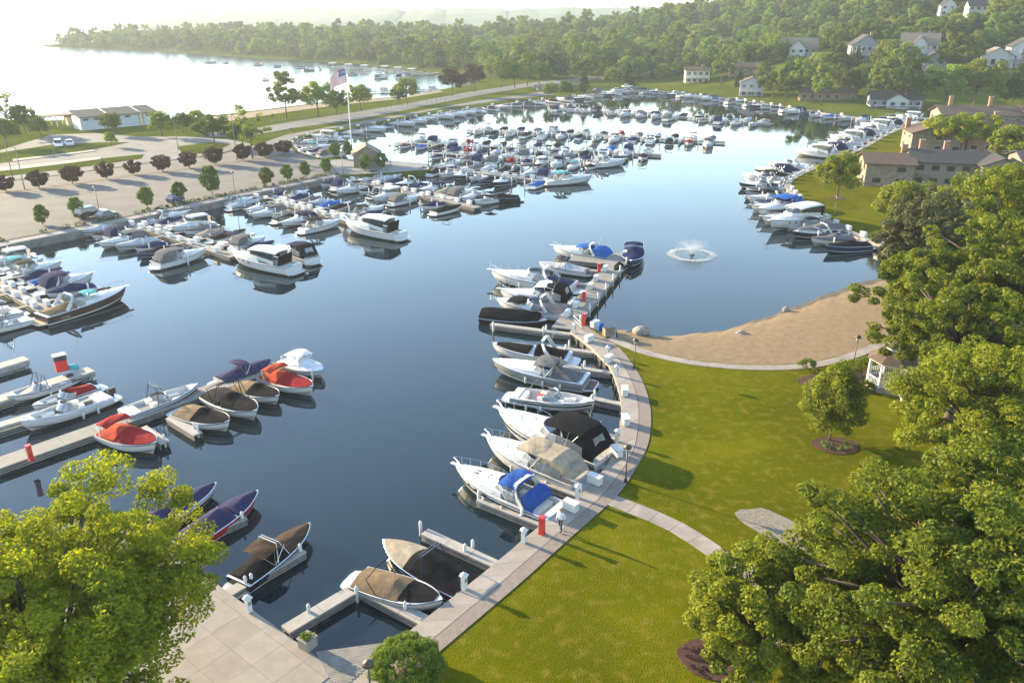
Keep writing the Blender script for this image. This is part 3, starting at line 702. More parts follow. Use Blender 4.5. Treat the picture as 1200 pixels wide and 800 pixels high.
put(mk(8.6, 3.0, 1.1, fend=3, style='cruiser', cab=.5, camper=('black', .04, .36, 1.5, True), bimini=(.22, .48, 1.5, 'white'), rail=True, hatches=1), (586, 341), (672, 356), 8.6, 'white cruiser with white top and black stern enclosure on the pier', GP)
put(mk(9.4, 3.0, 1.1, fend=3, style='cruiser', cab=.5, arch=True, cover=[(.03, .30, 'navy', .9)], rail=True, hatches=1, flag=True), (574, 320), (674, 338), 9.4, 'white cruiser with navy stern cover and curved white arch on the pier', GP)
put(mk(8.0, 2.8, 1.0, style='cover', cover='light', tower='black'), (632, 306), (688, 318), 8.0, 'white boat under pale grey cover with black upright frames', GP)
put(mk(9.0, 3.0, 1.1, fend=3, style='cruiser', cab=.5, arch=True, bimini=(.32, .55, .95, 'blue'), camper=('blue', .02, .26, .9, False), rail=True), (648, 289), (716, 303), 9.0, 'white cruiser with bright blue canvas at the far end of the pier', GP)
put(mk(6.8, 2.5, .9, hull='navy', style='cover', cover='navy', bimini=(.2, .42, 1.0, 'navy'), boot='white'), (739, 311), (744, 289), 7.0, 'navy covered runabout tied on the fountain side of the pier end', GP)
put(mk(3.4, 1.3, .5, hull='grey', style='cover', cover='black', plat=None, boot=None, name='dinghy'), (719, 322), (730, 310), 3.4, 'small dark dinghy tied beside the pier', GP, zb=.5, zs=.4)
# --- near slips
put(mk(8.2, 2.9, .9, hull='navy', style='cover', cover=[(.03, .597, 'black', 1.0), (.603, .97, 'beige', .98)], boot='white', tower='navy', prof=[(0, .1), (.15, .25), (.35, .6), (.5, .75), (.6, .5), (.75, .35), (1, .05)]), (449, 629), (550, 690), 8.2, 'navy boat with tan bow cover, black stern cover and blue tower', GA)
put(mk(6.2, 2.5, .9, style='cover', cover=[(.02, .577, 'tan', .93), (.583, .93, 'black', .86)], fold='black', prof=[(0, .25), (.25, .45), (.45, .5), (.58, .25), (.7, .12), (1, .03)]), (519, 705), (420, 677), 6.2, 'small white runabout with tan cockpit cover and black bow cover', GA, zb=.9)
put(mk(7.6, 2.6, 1.0, hull='black', style='cover', cover=[(.03, .547, 'black', .97), (.553, .97, 'brown', .96)], boot='white', bimini=(.22, .5, 1.15, 'brown'), tower='white', prof=[(0, .2), (.3, .4), (.55, .35), (.7, .28), (1, .05)]), (365, 609), (276, 684), 8.0, 'dark boat with brown bimini and brown bow cover under white tower struts', GA)
put(mk(7.8, 2.6, 1.0, hull='red', style='cover', cover=[(.02, .58, 'purple', .97), (.60, .97, 'purple', .96)], boot='white', prof=[(0, .3), (.3, .6), (.5, .7), (.58, .4), (.62, .2), (.75, .35), (1, .05)]), (302, 573), (208, 640), 7.8, 'red and white boat under a navy purple cover', GA)
put(mk(7.6, 2.6, 1.0, hull='black', style='cover', cover=[(.02, .58, 'purple', .97), (.60, .97, 'purple', .9)], boot='white', stripe='white', prof=[(0, .3), (.3, .6), (.5, .7), (.58, .4), (.62, .2), (.75, .35), (1, .05)]), (251, 564), (165, 618), 7.8, 'black and white boat under a navy purple cover, mostly behind the big tree', GA)
# --- left docks
def two(c1, c2): return [(.02, .427, c1, .96), (.433, .95, c2, .9)]
PR = [(0, .2), (.25, .5), (.45, .6), (.55, .35), (.75, .2), (1, .03)]
put(mk(6.8, 2.4, .9, fend=2, style='open', stripe='thin', tower='black'), (233, 452), (144, 486), 6.8, 'open white motorboat with black tower alongside the mid-left dock', GL, zb=.9)
put(mk(5.6, 2.4, .74, style='cover', cover='purple', bimini=(.3, .5, 1.0, 'purple')), (318, 421), (257, 446), 5.6, 'white boat under navy purple cover with raised purple top', GL, zb=.9)
put(mk(5.2, 2.4, .72, style='cover', cover='white', bimini=(.15, .5, 1.0, 'white')), (378, 437), (338, 421), 5.2, 'white boat under a white canvas top at the dock end', GL, zb=.7)
put(mk(5.4, 2.3, .74, style='cover', cover=two('orange', 'red'), bimini=(.1, .3, .8, 'orange'), prof=PR), (367, 456), (313, 439), 5.4, 'white boat with red and orange covers near the dock end', GL, zb=.8)
put(mk(5.0, 2.3, .72, style='cover', cover=two('tan', 'black'), prof=PR), (327, 466), (280, 451), 5.0, 'small white boat with tan and black covers beside the red covered one', GL, zb=.8)
put(mk(5.8, 2.4, .74, style='cover', cover=two('black', 'black'), fold='black', tower='black', prof=PR), (305, 487), (245, 459), 5.6, 'white boat with tan stern and black covers under a black hoop', GL, zb=.8)
put(mk(5.0, 2.3, .72, style='cover', cover=two('tan', 'black'), prof=PR), (269, 497), (213, 481), 5.0, 'small white boat with tan and black covers beside the short finger dock', GL, zb=.8)
put(mk(5.0, 2.3, .74, style='cover', cover=two('orange', 'red'), bimini=(.05, .28, .85, 'red'), prof=PR), (183, 523), (127, 504), 5.0, 'white boat with red and orange covers beside the yellow-green tree', GL, zb=.8)
put(mk(6.0, 2.3, .85, fend=2, style='open', tower='black', ob=1), (8, 466), (78, 444), 6.0, 'open white boat with black tower on the fuel dock', GL, zb=.8)
put(mk(6.2, 2.3, .85, fend=2, style='open', cover=[(.05, .42, 'red', .9)]), (38, 477), (112, 452), 6.2, 'open white boat with a red rear cover between the left docks', GL, zb=.8)
put(mk(7.0, 2.4, .9, hull='silver', fend=2, style='open', ob=1), (24, 497), (126, 464), 7.0, 'long open white boat with fabric bags on the near side of the left dock', GL, zb=.9)
# fuel dock boxes etc. come with the docks
# --- prototypes for the marina rows, copied slip by slip
PROTO = []
def proto(desc, cat='boat', w=1.0, **k):
    L = k.get('L', 8.0); o = mk(**k); PROTO.append([o, desc, L, w, False])
proto('white cruiser with black bimini', L=9.0, B=3.0, fb=1.1, style='cruiser', arch=True, bimini=(.15, .46, 1.4, 'black'), rail=True, hatches=1)
proto('white cruiser with navy canvas', L=8.8, B=3.0, fb=1.1, style='cruiser', arch=True, camper=('navy', .02, .36, 1.3, False), bimini=(.2, .48, 1.35, 'navy'), rail=True)
proto('white boat under a navy cover', w=1.7, L=7.4, B=2.6, fb=1.0, style='cover', cover='navy')
proto('white boat under a black cover', w=1.8, L=7.6, B=2.6, fb=1.0, style='cover', cover='black', tower='black')
proto('white boat under a grey cover', w=1.5, L=7.4, B=2.6, fb=1.0, style='cover', cover='grey')
proto('white boat under a pale grey cover', L=8.0, B=2.8, fb=1.05, style='cover', cover='light', stripe='thin')
proto('white cruiser with white hardtop', w=.5, L=9.2, B=3.1, fb=1.15, style='sedan', hard='white', rail=True, hatches=1)
proto('open white bowrider', L=7.2, B=2.6, fb=.95, style='open', tower='black')
proto('white boat under a beige cover', L=7.4, B=2.6, fb=1.0, style='cover', cover='beige', w=.6)
proto('white boat with teal bimini', L=8.0, B=2.7, fb=1.0, style='cruiser', cab=.35, bimini=(.2, .5, 1.3, 'teal'), w=.35)
proto('white boat with red canvas', L=7.6, B=2.6, fb=1.0, style='cover', cover='red', bimini=(.2, .42, 1.0, 'red'), w=.35)
proto('navy hulled boat under a black cover', w=1.4, L=7.6, B=2.6, fb=1.0, hull='navy', style='cover', cover='black', boot='white')
proto('black hulled cruiser with white arch', L=8.4, B=2.8, fb=1.05, hull='black', style='cruiser', cab=.35, boot='white', arch=True, cover=[(.05, .42, 'black', .92)])
proto('white boat with navy bimini', L=7.6, B=2.7, fb=1.0, style='open', bimini=(.2, .5, 1.3, 'navy'))
proto('white cruiser with grey canvas', L=8.8, B=3.0, fb=1.1, style='cruiser', camper=('grey', .02, .36, 1.3, False), bimini=(.2, .5, 1.3, 'grey'), rail=True)
proto('white boat with blue cover', L=7.4, B=2.6, fb=1.0, style='cover', cover='blue', w=.4)
proto('white boat with brown cover', L=7.4, B=2.6, fb=1.0, style='cover', cover='brown', w=.6)
proto('white cruiser with bare cockpit', w=.6, L=8.8, B=2.9, fb=1.1, style='cruiser', arch=True, rail=True, hatches=2)
PW = np.array([p[3] for p in PROTO]); PW = PW / PW.sum()
LASTK = [-1]
def take(i=None):
    while i is None:
        k = int(rng.choice(len(PROTO), p=PW))
        if k != LASTK[0]: i = k
    LASTK[0] = i; p = PROTO[i]
    if not p[4]: p[4] = True; return p[0], p[1], p[2]
    return copy_tree(p[0]), p[1], p[2]
def pidx(word): return next(i for i, p in enumerate(PROTO) if word in p[1])

# ================================================================= DOCKS
M_dock = mat('dock_boards', (.19, .175, .155), .85, .15, 2.0, bump=.15, world=True)
M_dockn = mat('pale_dock_boards', (.29, .265, .235), .85, .12, 2.0, bump=.1, world=True)
PILE = MB().lathe([(.11, -1.2), (.11, 1.55), (.03, 1.68)], n=8).mesh('pile', M_whitepaint, True)
PILE_S = MB().lathe([(.11, -1.2), (.11, 1.05), (.03, 1.18)], n=8).mesh('pile', M_whitepaint, True)
def deck_line(root, a, b, w, z=.62, m=None, panel=None, nm='deck', h=.14):
    a = Vector((a[0], a[1], z - h / 2)); b = Vector((b[0], b[1], z - h / 2)); m = m or M_dock; L = (b - a).length; d = (b - a).normalized()
    if panel:
        n = max(1, round(L / panel))
        for i in range(n): MB().bar(a + d * (L * i / n + .015), a + d * (L * (i + 1) / n - .015), w, h).build('deck_panel', m, root)
    else: MB().bar(a, b, w, h).build(nm, m, root)
    f = MB(); sd = Vector((-d.y, d.x, 0)) * (w / 2 - .06)
    for sg in (1, -1):
        f.bar(a + sd * sg + d * .03 - Vector((0, 0, .22)), b + sd * sg - d * .03 - Vector((0, 0, .22)), .08, .12); f.bar(a + sd * sg + d * .03 - Vector((0, 0, .42)), b + sd * sg - d * .03 - Vector((0, 0, .42)), .08, .12)
    f.build('side_boards', M_wood, root)
def pile(root, p, small=True): link('pile', PILE_S if small else PILE, None, root, (p[0], p[1], 0))
# near docks: (label, points, width, pile pixels)
ND = [('L-shaped finger dock round the empty slip by the plaza', [[(334, 737), (413, 690)], [(415, 683), (503, 729)]], .85, [(362, 716), (418, 695), (475, 713)]),
      ('finger dock behind the navy boat with the tan bow cover', [[(497, 622), (583, 661)]], .75, [(493, 618), (545, 645), (554, 640)]),
      ('finger dock along the cruiser with the blue bimini', [[(561, 583), (637, 613)]], .75, [(561, 582), (612, 603)]),
      ('finger dock between the blue and the beige topped cruisers', [[(628, 560), (682, 580)]], .7, [(643, 562), (649, 563)]),
      ('finger dock between the beige topped and black topped cruisers', [[(668, 533), (712, 548)]], .7, [(675, 537), (679, 537)]),
      ('finger dock below the open bowrider', [[(684, 502), (727, 514)]], .7, [(690, 506), (696, 504)]),
      ('finger dock at the bow of the open bowrider', [[(690, 465), (730, 473)]], .65, [(694, 468), (697, 463)]),
      ('finger dock above the grey hulled boat', [[(660, 428), (718, 436)]], .65, [(682, 432), (685, 428)]),
      ('finger dock below the white boat with black covers', [[(640, 405), (700, 413)]], .65, [(663, 409), (667, 404)]),
      ('long finger dock beside the black pontoon boat', [[(575, 379), (669, 391)]], .7, [(578, 382), (637, 388), (640, 386)]),
      ('slim finger dock along the red and white boat', [[(196, 645), (287, 604)]], .7, [(284, 607), (220, 640), (228, 637)]),
      ('slim finger dock along the boat with the brown bimini', [[(262, 697), (355, 643)]], .75, [(352, 645), (288, 683), (295, 680)])]
for lb, lines, w, pl_ in ND:
    r = tag(empty('finger_dock'), lb, 'dock', 'finger docks at the near slips')
    for a, b in lines: deck_line(r, G(*a, .62), G(*b, .62), w, .62, M_dockn, 1.9)
    for q in pl_: pile(r, G(*q, .62))
r = tag(empty('floating_dock'), 'grey floating dock with small boats on both sides at mid left', 'dock')
deck_line(r, G(-10, 545, .62), G(327, 427, .62), 1.9, .62, M_dock, 2.4); deck_line(r, G(199, 488, .62), G(232, 508, .62), .8, .62, M_dockn, 2); deck_line(r, G(166, 500, .62), G(193, 518, .62), .8, .62, M_dockn, 2)
for q in ((331, 424), (232, 506), (287, 484), (366, 440), (228, 503), (193, 517)): pile(r, G(*q, .5))
for lb, a, b, w in (('long fuel dock carrying the red and black pump box', (-20, 473), (107, 432), 1.5), ('narrow dock between two open white boats', (-10, 500), (118, 462), 1.0), ('short bare dock at the left picture edge', (-30, 437), (31, 419), 1.4)):
    r = tag(empty('boat_dock'), lb, 'dock'); deck_line(r, G(*a, .75), G(*b, .75), w, .75, M_dockn, 2.4)
    A_, B_ = G(*a, .75), G(*b, .75)
    for f in (.35, .7, .985): p_ = A_.lerp(B_, f); MB().tube([(p_.x, p_.y, -1.2), (p_.x, p_.y, .7)], .07, 6).build('pile', M_steel, r)
for (a_, b_, lb) in (((655, 604), (676, 590), 'mooring line from the blue topped cruiser to the promenade'), ((680, 566), (704, 556), 'mooring line from the beige topped cruiser to the promenade'), ((550, 692), (572, 668), 'mooring line from the navy boat to the promenade'), ((519, 706), (536, 694), 'mooring line from the tan covered runabout to the promenade'), ((712, 542), (726, 524), 'mooring line from the black topped cruiser to the promenade')):
    p_, q_ = G(*a_, .7), G(*b_, .92); m_ = (p_ + q_) / 2 - Vector((0, 0, .35))
    tag(MB().tube([p_, p_.lerp(m_, .6) , m_, q_.lerp(m_, .5), q_], .02, 5).build('mooring_line', mat('white_rope', (.42, .40, .36), .9)), lb, 'rope', 'mooring lines')
fd = tag(empty('fuel_pump', G(73, 434, .75)), 'red and black fuel pump box standing on the left fuel dock', 'fuel pump')
MB().box((0, 0, .55), (1.0, .7, 1.1), .7).build('cabinet', M_red, fd); MB().box((0, 0, 1.35), (1.05, .75, .5), .7).build('display', M_black, fd); MB().box((0, 0, 1.63), (1.15, .85, .06), .7).build('cap', M_whitepaint, fd)
hr = tag(empty('hose_reel', G(86, 432, .75)), 'teal covered hose reel on the left fuel dock', 'hose reel'); MB().lathe([(.45, 0), (.5, .2), (.25, .4), (.05, .42)], n=9, sx=1.2, sy=.7).build('reel_cover', CV['teal'], hr, True)
# the wide pier beside the fountain
pr = tag(empty('pier'), 'wide plank pier running out towards the fountain', 'pier')
pa, pb = G(660, 384, .9), G(732, 296, .9); pdv = (pb - pa).normalized()
deck_line(pr, pa, pb, 2.6, .85, M_dock, 1.6)
sdv = Vector((-pdv.y, pdv.x, 0))
for f in np.linspace(.08, .98, 8): p_ = pa.lerp(pb, f) - sdv * 1.25; pile(pr, p_, False)
for f in (.3, .5, .7, .9):
    q = pa.lerp(pb, f) + sdv * 1.3; deck_line(pr, q, q + sdv * 4.2, .9, .8, M_dock, nm='finger'); pile(pr, q + sdv * 4.2)
end = pa.lerp(pb, .86); deck_line(pr, end + sdv * 1.3, end + sdv * 6.5, 3.4, .83, M_dock, 1.7)
# --- marina piers with slips
BOXM = MB().box((0, 0, .32), (1.0, .5, .56)).mesh('chest', M_whitepaint); LIDM = MB().prism([(-.54, -.28), (.54, -.28), (.54, .28), (-.54, .28)], .605, .69).mesh('lid', M_whitepaint)
def dock_box(p, rz, label, group='white dock boxes'):
    o = tag(empty('dock_box', p, rz), label, 'dock box', group); c = link('chest', BOXM, None, o); link('lid', LIDM, None, c); return o
def marina_pier(px0, px1, where, sides=(1, -1), w=1.9, slip=3.7, n=(None, None), fl=5.0, boxes=True, t0=.04, t1=.98, bowout=.65, skip=()):
    a = G(*px0, .62); b = G(*px1, .62); d = (b - a).normalized(); L = (b - a).length; nv = Vector((-d.y, d.x, 0))
    r = tag(empty('marina_pier'), 'long marina pier with white posts, the %s counted from the parking lot end' % where, 'pier', 'marina piers')
    if w: deck_line(r, a, b, w, .62, M_dock)
    for si, sg in enumerate(sides):
        sname = 'far side' if (nv * sg).y > 0 else 'near side'
        ns = n[si] or int(L * (t1 - t0) / slip); sp = L * (t1 - t0) / ns
        for i in range(ns):
            c0 = L * t0 + sp * (i + .5); base = a + d * c0 + nv * sg * (w / 2 + .35)
            if i % 2 == 0:
                f0 = a + d * (L * t0 + sp * i) + nv * sg * (w / 2); f1 = f0 + nv * sg * fl
                MB().bar(f0 + Vector((0, 0, -.07)), f1 + Vector((0, 0, -.07)), .6, .12).build('finger', M_dock, r)
                pile(r, f1 + nv * sg * .15, False); pile(r, f0 + nv * sg * 2.5, random.random() < .5)
            else: pile(r, a + d * (L * t0 + sp * i) + nv * sg * (fl * .9 + w / 2), False)
            if (si, i) in skip or random.random() < .03: continue
            o, ds, Lb = take(); k = random.uniform(.60, .88); kw = min(random.uniform(.80, .9), (sp - .5) / 2.9)
            hd = nv * sg * (1 if random.random() < bowout else -1)
            gap = .9 if hd.dot(nv * sg) > 0 else .2
            p_ = base + nv * sg * (gap + Lb * k / 2 + random.uniform(0, .5))
            o.location = (p_.x, p_.y, random.uniform(-.05, .03)); o.rotation_euler = (random.uniform(-.02, .02), 0, math.atan2(hd.y, hd.x) + random.uniform(-.05, .05)); o.scale = (k, kw, kw * random.uniform(.92, 1.1))
            tag(o, '%s, %s from shore, %s of %s' % (ds, ORD[i], sname, where), 'boat', 'boats at the marina piers')
            if boxes and random.random() < .75:
                q = a + d * (c0 + random.uniform(-.8, .8)) + nv * sg * (w / 2 - .35)
                dock_box((q.x, q.y, .62), math.atan2(d.y, d.x), 'white dock box at the %s slip from shore, %s of %s' % (ORD[i], sname, where))
    return r
marina_pier((-60, 300), (72, 372), 'first pier', n=(10, 10), t0=.12)
marina_pier((147, 259), (276, 300), 'second pier', n=(10, 10), t1=1.0, skip=((1, 9),))
marina_pier((293, 228), (418, 260), 'third pier', n=(10, 10), t0=.08)
marina_pier((398, 207), (560, 243), 'fourth pier', n=(10, 10), t0=.08)
marina_pier((506, 195), (655, 214), 'fifth pier', n=(9, 9), t0=.0)
marina_pier((505, 179), (712, 192), 'sixth pier', n=(11, 11), t0=.05)
marina_pier((464, 167), (775, 181), 'seventh pier', n=(14, 14), t0=.03)
marina_pier((548, 152), (850, 166), 'eighth pier', n=(14, 14), t0=.03)
marina_pier((650, 126), (905, 145), 'ninth pier', n=(14, 14), t0=.02)
def quay(pts, where, sg, n, w=1.2, lab='quay', bowout=.8, z=.9, kinds=None, Ls=1.0):
    L_ = smooth_line(GG(pts, z), 2); st = sum((a - b).length for a, b in zip(L_, L_[1:])) / n; P = resample(L_, st)
    r = tag(empty('quay_dock'), 'pale dock strip with white posts, ' + where, 'dock', 'quay docks')
    rows = []
    def nrm(i): d = (P[min(i + 1, len(P) - 1)] - P[max(i - 1, 0)]).normalized(); return Vector((-d.y, d.x, 0)) * sg
    MB().grid([[P[i] + nrm(i) * w / 2, P[i] - nrm(i) * w / 2] for i in range(len(P))]).build('deck', M_conc, r)
    MB().grid([[P[i] + nrm(i) * w / 2, P[i] + nrm(i) * w / 2 - Vector((0, 0, 1.6))] for i in range(len(P))]).build('fascia', M_wood, r)
    for i in range(len(P) - 1):
        c = (P[i] + P[i + 1]) / 2; nv = (nrm(i) + nrm(i + 1)).normalized(); f0 = P[i] + nrm(i) * w / 2; f1 = f0 + nrm(i) * 5.5
        MB().bar(f0 - Vector((0, 0, .2)), f1 - Vector((0, 0, .2)), .45, .12).build('finger', M_dockn, r); pile(r, f1, False); pile(r, f0 + nrm(i) * .3)
        o, ds, Lb = take(kinds[i % len(kinds)] if kinds else None); k = random.uniform(.86, 1.0) * Ls; k = min(k, max(.55, (st - .6) / 2.9)); out = random.random() < bowout
        hd = nv * (1 if out else -1); p_ = c + nv * (w / 2 + (1.0 if out else .3) + Lb * k / 2)
        o.location = (p_.x, p_.y, 0); o.rotation_euler = (0, 0, math.atan2(hd.y, hd.x) + random.uniform(-.05, .05)); o.scale = (k, k, k)
        tag(o, '%s, %s slip counted along the %s' % (ds, ORD[i], where), 'boat', 'boats along the quays')
        if random.random() < .6: dock_box(tuple(c - nv * .2), math.atan2(nv.y, nv.x) + math.pi / 2, 'white dock box at the %s slip counted along the %s' % (ORD[i], where))
quay([(372, 185), (350, 178), (341, 169), (350, 161), (380, 155.5), (430, 147.5), (520, 131.5), (600, 120.5), (650, 115.5), (700, 109), (738, 103)], 'causeway quay', -1, 32)
quay([(745, 104), (800, 109.5), (860, 116), (940, 128.5), (1000, 137.5), (1048, 141)], 'north shore quay', -1, 26)
quay([(1046, 143), (1075, 139)], 'north-east corner quay', -1, 4)
quay([(1095, 138), (1052, 151), (1032, 161), (1012, 173), (985, 185)], 'condominium quay', -1, 13, kinds=[pidx('hardtop'), pidx('bare cockpit'), pidx('black bimini'), pidx('navy canvas')], Ls=1.15)
quay([(957, 195.5), (932, 206.5), (921, 214.5), (931, 228.5), (951, 245.5), (976, 262.5), (1006, 275.5), (1040, 288.5)], 'east lawn quay', -1, 18, bowout=1.0, kinds=[pidx('bare cockpit'), pidx('navy cover'), pidx('navy canvas'), pidx('black cover'), pidx('black bimini'), pidx('navy bimini'), pidx('white arch'), pidx('grey cover'), pidx('navy hulled')], Ls=1.0)
for o, ds, L_, w_, used in PROTO:
    if not used:
        for ch in list(o.children_recursive): bpy.data.objects.remove(ch)
        bpy.data.objects.remove(o)
# named boats at the pier heads
GE = 'boats at the pier heads'
put(mk(11.0, 3.4, 1.3, style='sedan', hard='black', rail=True, hatches=1, ports=True), (272, 295), (345, 316), 11, 'big white cabin cruiser with black aft curtain at the pier end', GE, zb=1.5)
put(mk(7.5, 2.7, 1.0, style='cruiser', camper=('black', .02, .36, 1.3, True), bimini=(.2, .5, 1.3, 'navy')), (325, 288), (366, 305), 7.5, 'white boat with dark enclosure just behind the big cabin cruiser', GE)
put(mk(10.0, 3.0, 1.2, hull='brown', style='cruiser', cab=.4, boot='white', arch=True, cover=[(.04, .34, 'tan', .92)], plat='teak', rail=True), (148, 339), (48, 374), 10, 'white boat with dark brown hull side and tan covers at the left pier end', GE)
put(mk(9.5, 3.1, 1.15, style='sedan', hard='black', rail=True), (405, 262), (470, 277), 9.5, 'white cabin cruiser with black aft curtain at the third pier end', GE)
put(mk(9.0, 2.9, 1.1, style='cruiser', cab=.45, rail=True, arch=True, bimini=(.2, .45, 1.3, 'teal')), (694, 207), (640, 214), 9, 'white cruiser with teal top at the fifth pier end', GE)
put(mk(9.0, 2.9, 1.1, style='cover', cover='black', boot=None, hull='black'), (560, 230), (606, 232), 8, 'boat under a black tent cover at the fourth pier end', GE)
put(mk(8.5, 2.9, 1.1, style='cruiser', rail=True, arch=True), (733, 188), (690, 194), 8.5, 'white cruiser with pale grey hull at the sixth pier end', GE)
put(mk(11.0, 3.4, 1.3, style='sedan', hard='navy', rail=True, ports=True, hatches=1), (898, 262), (966, 254), 11, 'white sedan cruiser with navy aft curtain beside the east lawn', GE, zb=1.5)
put(mk(9.0, 3.0, 1.1, style='cruiser', camper=('blue', .0, .4, 1.4, False), bimini=(.2, .55, 1.4, 'blue')), (888, 248), (935, 242), 9, 'white cruiser under a bright blue canvas beside the east lawn', GE)
put(mk(8.0, 2.7, 1.0, style='cover', cover='grey', hull='silver'), (932, 272), (990, 267), 8, 'silver boat under a grey cover beside the leafy trees', GE)
# ================================================================= TREES
def leaf_mesh(name, centers, radii, per, leaf, m, seed, squash=.7, upb=.5, inner=.55):
    r = np.random.default_rng(seed); nC = len(centers); tot = nC * per
    cid = np.repeat(np.arange(nC), per); d = r.normal(size=(tot, 3)); d /= np.linalg.norm(d, axis=1)[:, None]
    rad = radii[cid] * (inner + (1 - inner) * r.random(tot) ** .6)
    off = d * rad[:, None]; off[:, 2] *= squash; P = centers[cid] + off
    nrm = d * .6 + r.normal(size=(tot, 3)) * .55 + np.array([0, 0, upb]); nrm /= np.linalg.norm(nrm, axis=1)[:, None]
    a = np.cross(nrm, r.normal(size=(tot, 3))); a /= np.linalg.norm(a, axis=1)[:, None]; b = np.cross(nrm, a)
    s = leaf * r.uniform(.6, 1.35, tot)[:, None]
    V = np.stack([P - a * s * .62, P - b * s * .34 + nrm * s * .1, P + a * s * .62, P + b * s * .34 + nrm * s * .1], 1).reshape(-1, 3)
    lv = np.repeat(np.clip(.5 * r.random(nC)[cid] + .5 * r.random(tot), 0, 1), 4)
    me = bpy.data.meshes.new(name); n = tot
    me.vertices.add(4 * n); me.vertices.foreach_set('co', V.astype(np.float32).ravel())
    me.loops.add(4 * n); me.loops.foreach_set('vertex_index', np.arange(4 * n, dtype=np.int32))
    me.polygons.add(n); me.polygons.foreach_set('loop_start', np.arange(0, 4 * n, 4, dtype=np.int32))
    at = me.attributes.new('lv', 'FLOAT', 'POINT'); at.data.foreach_set('value', lv.astype(np.float32))
    me.update(); me.validate(); me.materials.append(m); return me
def clumps(seed, rx, ry, rz, n, zc, cut=-.55, shell=.45, shape=None, cr=.3, lump=.25):
    r = np.random.default_rng(seed); out = []; rr = []
    ph = r.uniform(0, 6.28, 6)
    while len(out) < n:
        d = r.normal(size=3); d /= np.linalg.norm(d)
        if d[2] < cut: continue
        az = math.atan2(d[1], d[0]); k = 1 + lump * (.5 * math.sin(2 * az + ph[0]) + .35 * math.sin(3 * az + ph[1]) + .3 * math.sin(5 * az + 3 * d[2] + ph[2]) + .25 * math.sin(7 * az - 4 * d[2] + ph[3]))
        t = (shell + (1 - shell) * r.random() ** .7) * k; z = d[2] * t
        w = 1.0
        if shape == 'cone': w = max(.08, (1 - z) / 1.7)
        if shape == 'vase': w = .55 + .45 * min(1, max(0, (z + .7) / 1.0))
        if shape == 'pear': w = max(.2, 1 - .55 * max(0, z) ** 1.3)
        out.append((d[0] * t * rx * w, d[1] * t * ry * w, zc + z * rz)); rr.append(cr * min(rx, rz * 1.3) * r.uniform(.6, 1.25))
    return np.array(out), np.array(rr)
def limbs(root, centers, h0, r0, seed, n=14, base=0.0, nm='trunk', m=None):
    r = random.Random(seed); tk = MB(); top = Vector((r.uniform(-.3, .3), r.uniform(-.3, .3), h0))
    mid = Vector((r.uniform(-.15, .15), r.uniform(-.15, .15), h0 * .5))
    tk.tube([(0, 0, base - .1), (0, 0, base + .15 * h0), mid, top], r0, 8, r0 * .55)
    o = tk.build(nm, m or M_bark, root, True)
    idx = list(range(len(centers))); r.shuffle(idx)
    for i in idx[:n]:
        c = Vector(centers[i]); s_ = mid.lerp(top, r.uniform(.2, 1.0)); md = s_.lerp(c, .5) + Vector((0, 0, (c - s_).length * .10))
        MB().tube([s_, md, c], r0 * .38, 5, r0 * .06).build('limb', m or M_bark, o, True)
    return o
def tree(name, label, loc, rx, rz, zc, mat_, seed, n=60, per=300, leaf=.3, trunk_h=None, r0=.25, shape=None, cut=-.55, cr=.3, group=None, nl=14, ry=None, shell=.45, lump=.25, squash=.7, inner=.55):
    o = tag(empty(name, loc), label, 'tree' if 'shrub' not in name and 'bush' not in name else 'shrub', group)
    c, rr = clumps(seed, rx, ry or rx, rz, n, zc, cut, shell, shape, cr, lump)
    link('crown', leaf_mesh('crown', c, rr, per, leaf, mat_, seed, squash=squash, inner=inner), None, o)
    limbs(o, c, trunk_h or zc * .8, r0, seed, nl); return o
LF_lime = leafmat('leaf_lime', (.10, .145, .006), (.34, .35, .010), .5, .0)
LF_oak = leafmat('leaf_oak', (.040, .074, .006), (.21, .23, .016), .5, .0)
LF_oak2 = leafmat('leaf_oak_bright', (.075, .115, .008), (.27, .28, .016), .48, .0)
LF_dark = leafmat('leaf_dark', (.022, .05, .012), (.07, .11, .025), .35, .05)
LF_pine = leafmat('leaf_pine', (.06, .07, .025), (.13, .13, .05), .3, .05)
LF_mid = leafmat('leaf_mid', (.065, .105, .013), (.19, .21, .03), .5, .2)
LF_for = leafmat('leaf_forest', (.035, .068, .017), (.10, .145, .03), .4, .20)
LF_purple = leafmat('leaf_purple', (.032, .014, .017), (.085, .036, .036), .35, .05)
LF_young = leafmat('leaf_young', (.06, .11, .016), (.16, .21, .03), .42, .10)
LF_bush = leafmat('leaf_bush', (.06, .12, .012), (.20, .25, .02), .4, .0)
def near(px, py, zc, ground=LZ): p = G(px, py, zc); return Vector((p.x, p.y, ground)), zc - ground
p, z = near(58, 735, 8.0); tree('locust_tree', 'bright yellow-green leafy tree filling the lower left corner', p, 7.2, 5.0, z, LF_lime, 21, n=500, per=330, leaf=.14, r0=.32, cr=.115, nl=100, lump=.3, squash=.55, shell=.35)
p, z = near(1118, 705, 8.5); tree('oak_tree', 'large dark green oak filling the lower right corner', p, 7.2, 5.2, z, LF_oak, 22, n=460, per=290, leaf=.155, r0=.5, cr=.105, nl=120, lump=.2, squash=.6, shell=.3)
p, z = near(888, 725, 5.0); tree('oak_tree', 'smaller sunlit oak left of the big corner oak', p, 3.6, 3.2, z, LF_oak2, 23, n=170, per=230, leaf=.15, r0=.25, cr=.15, nl=40, group=None)
p, z = near(970, 725, 5.5); tree('oak_tree', 'middle-sized oak between the sunlit oak and the corner oak', p, 3.6, 3.2, z, LF_oak, 37, n=170, per=230, leaf=.15, r0=.25, cr=.14, nl=50, squash=.6, shell=.3)
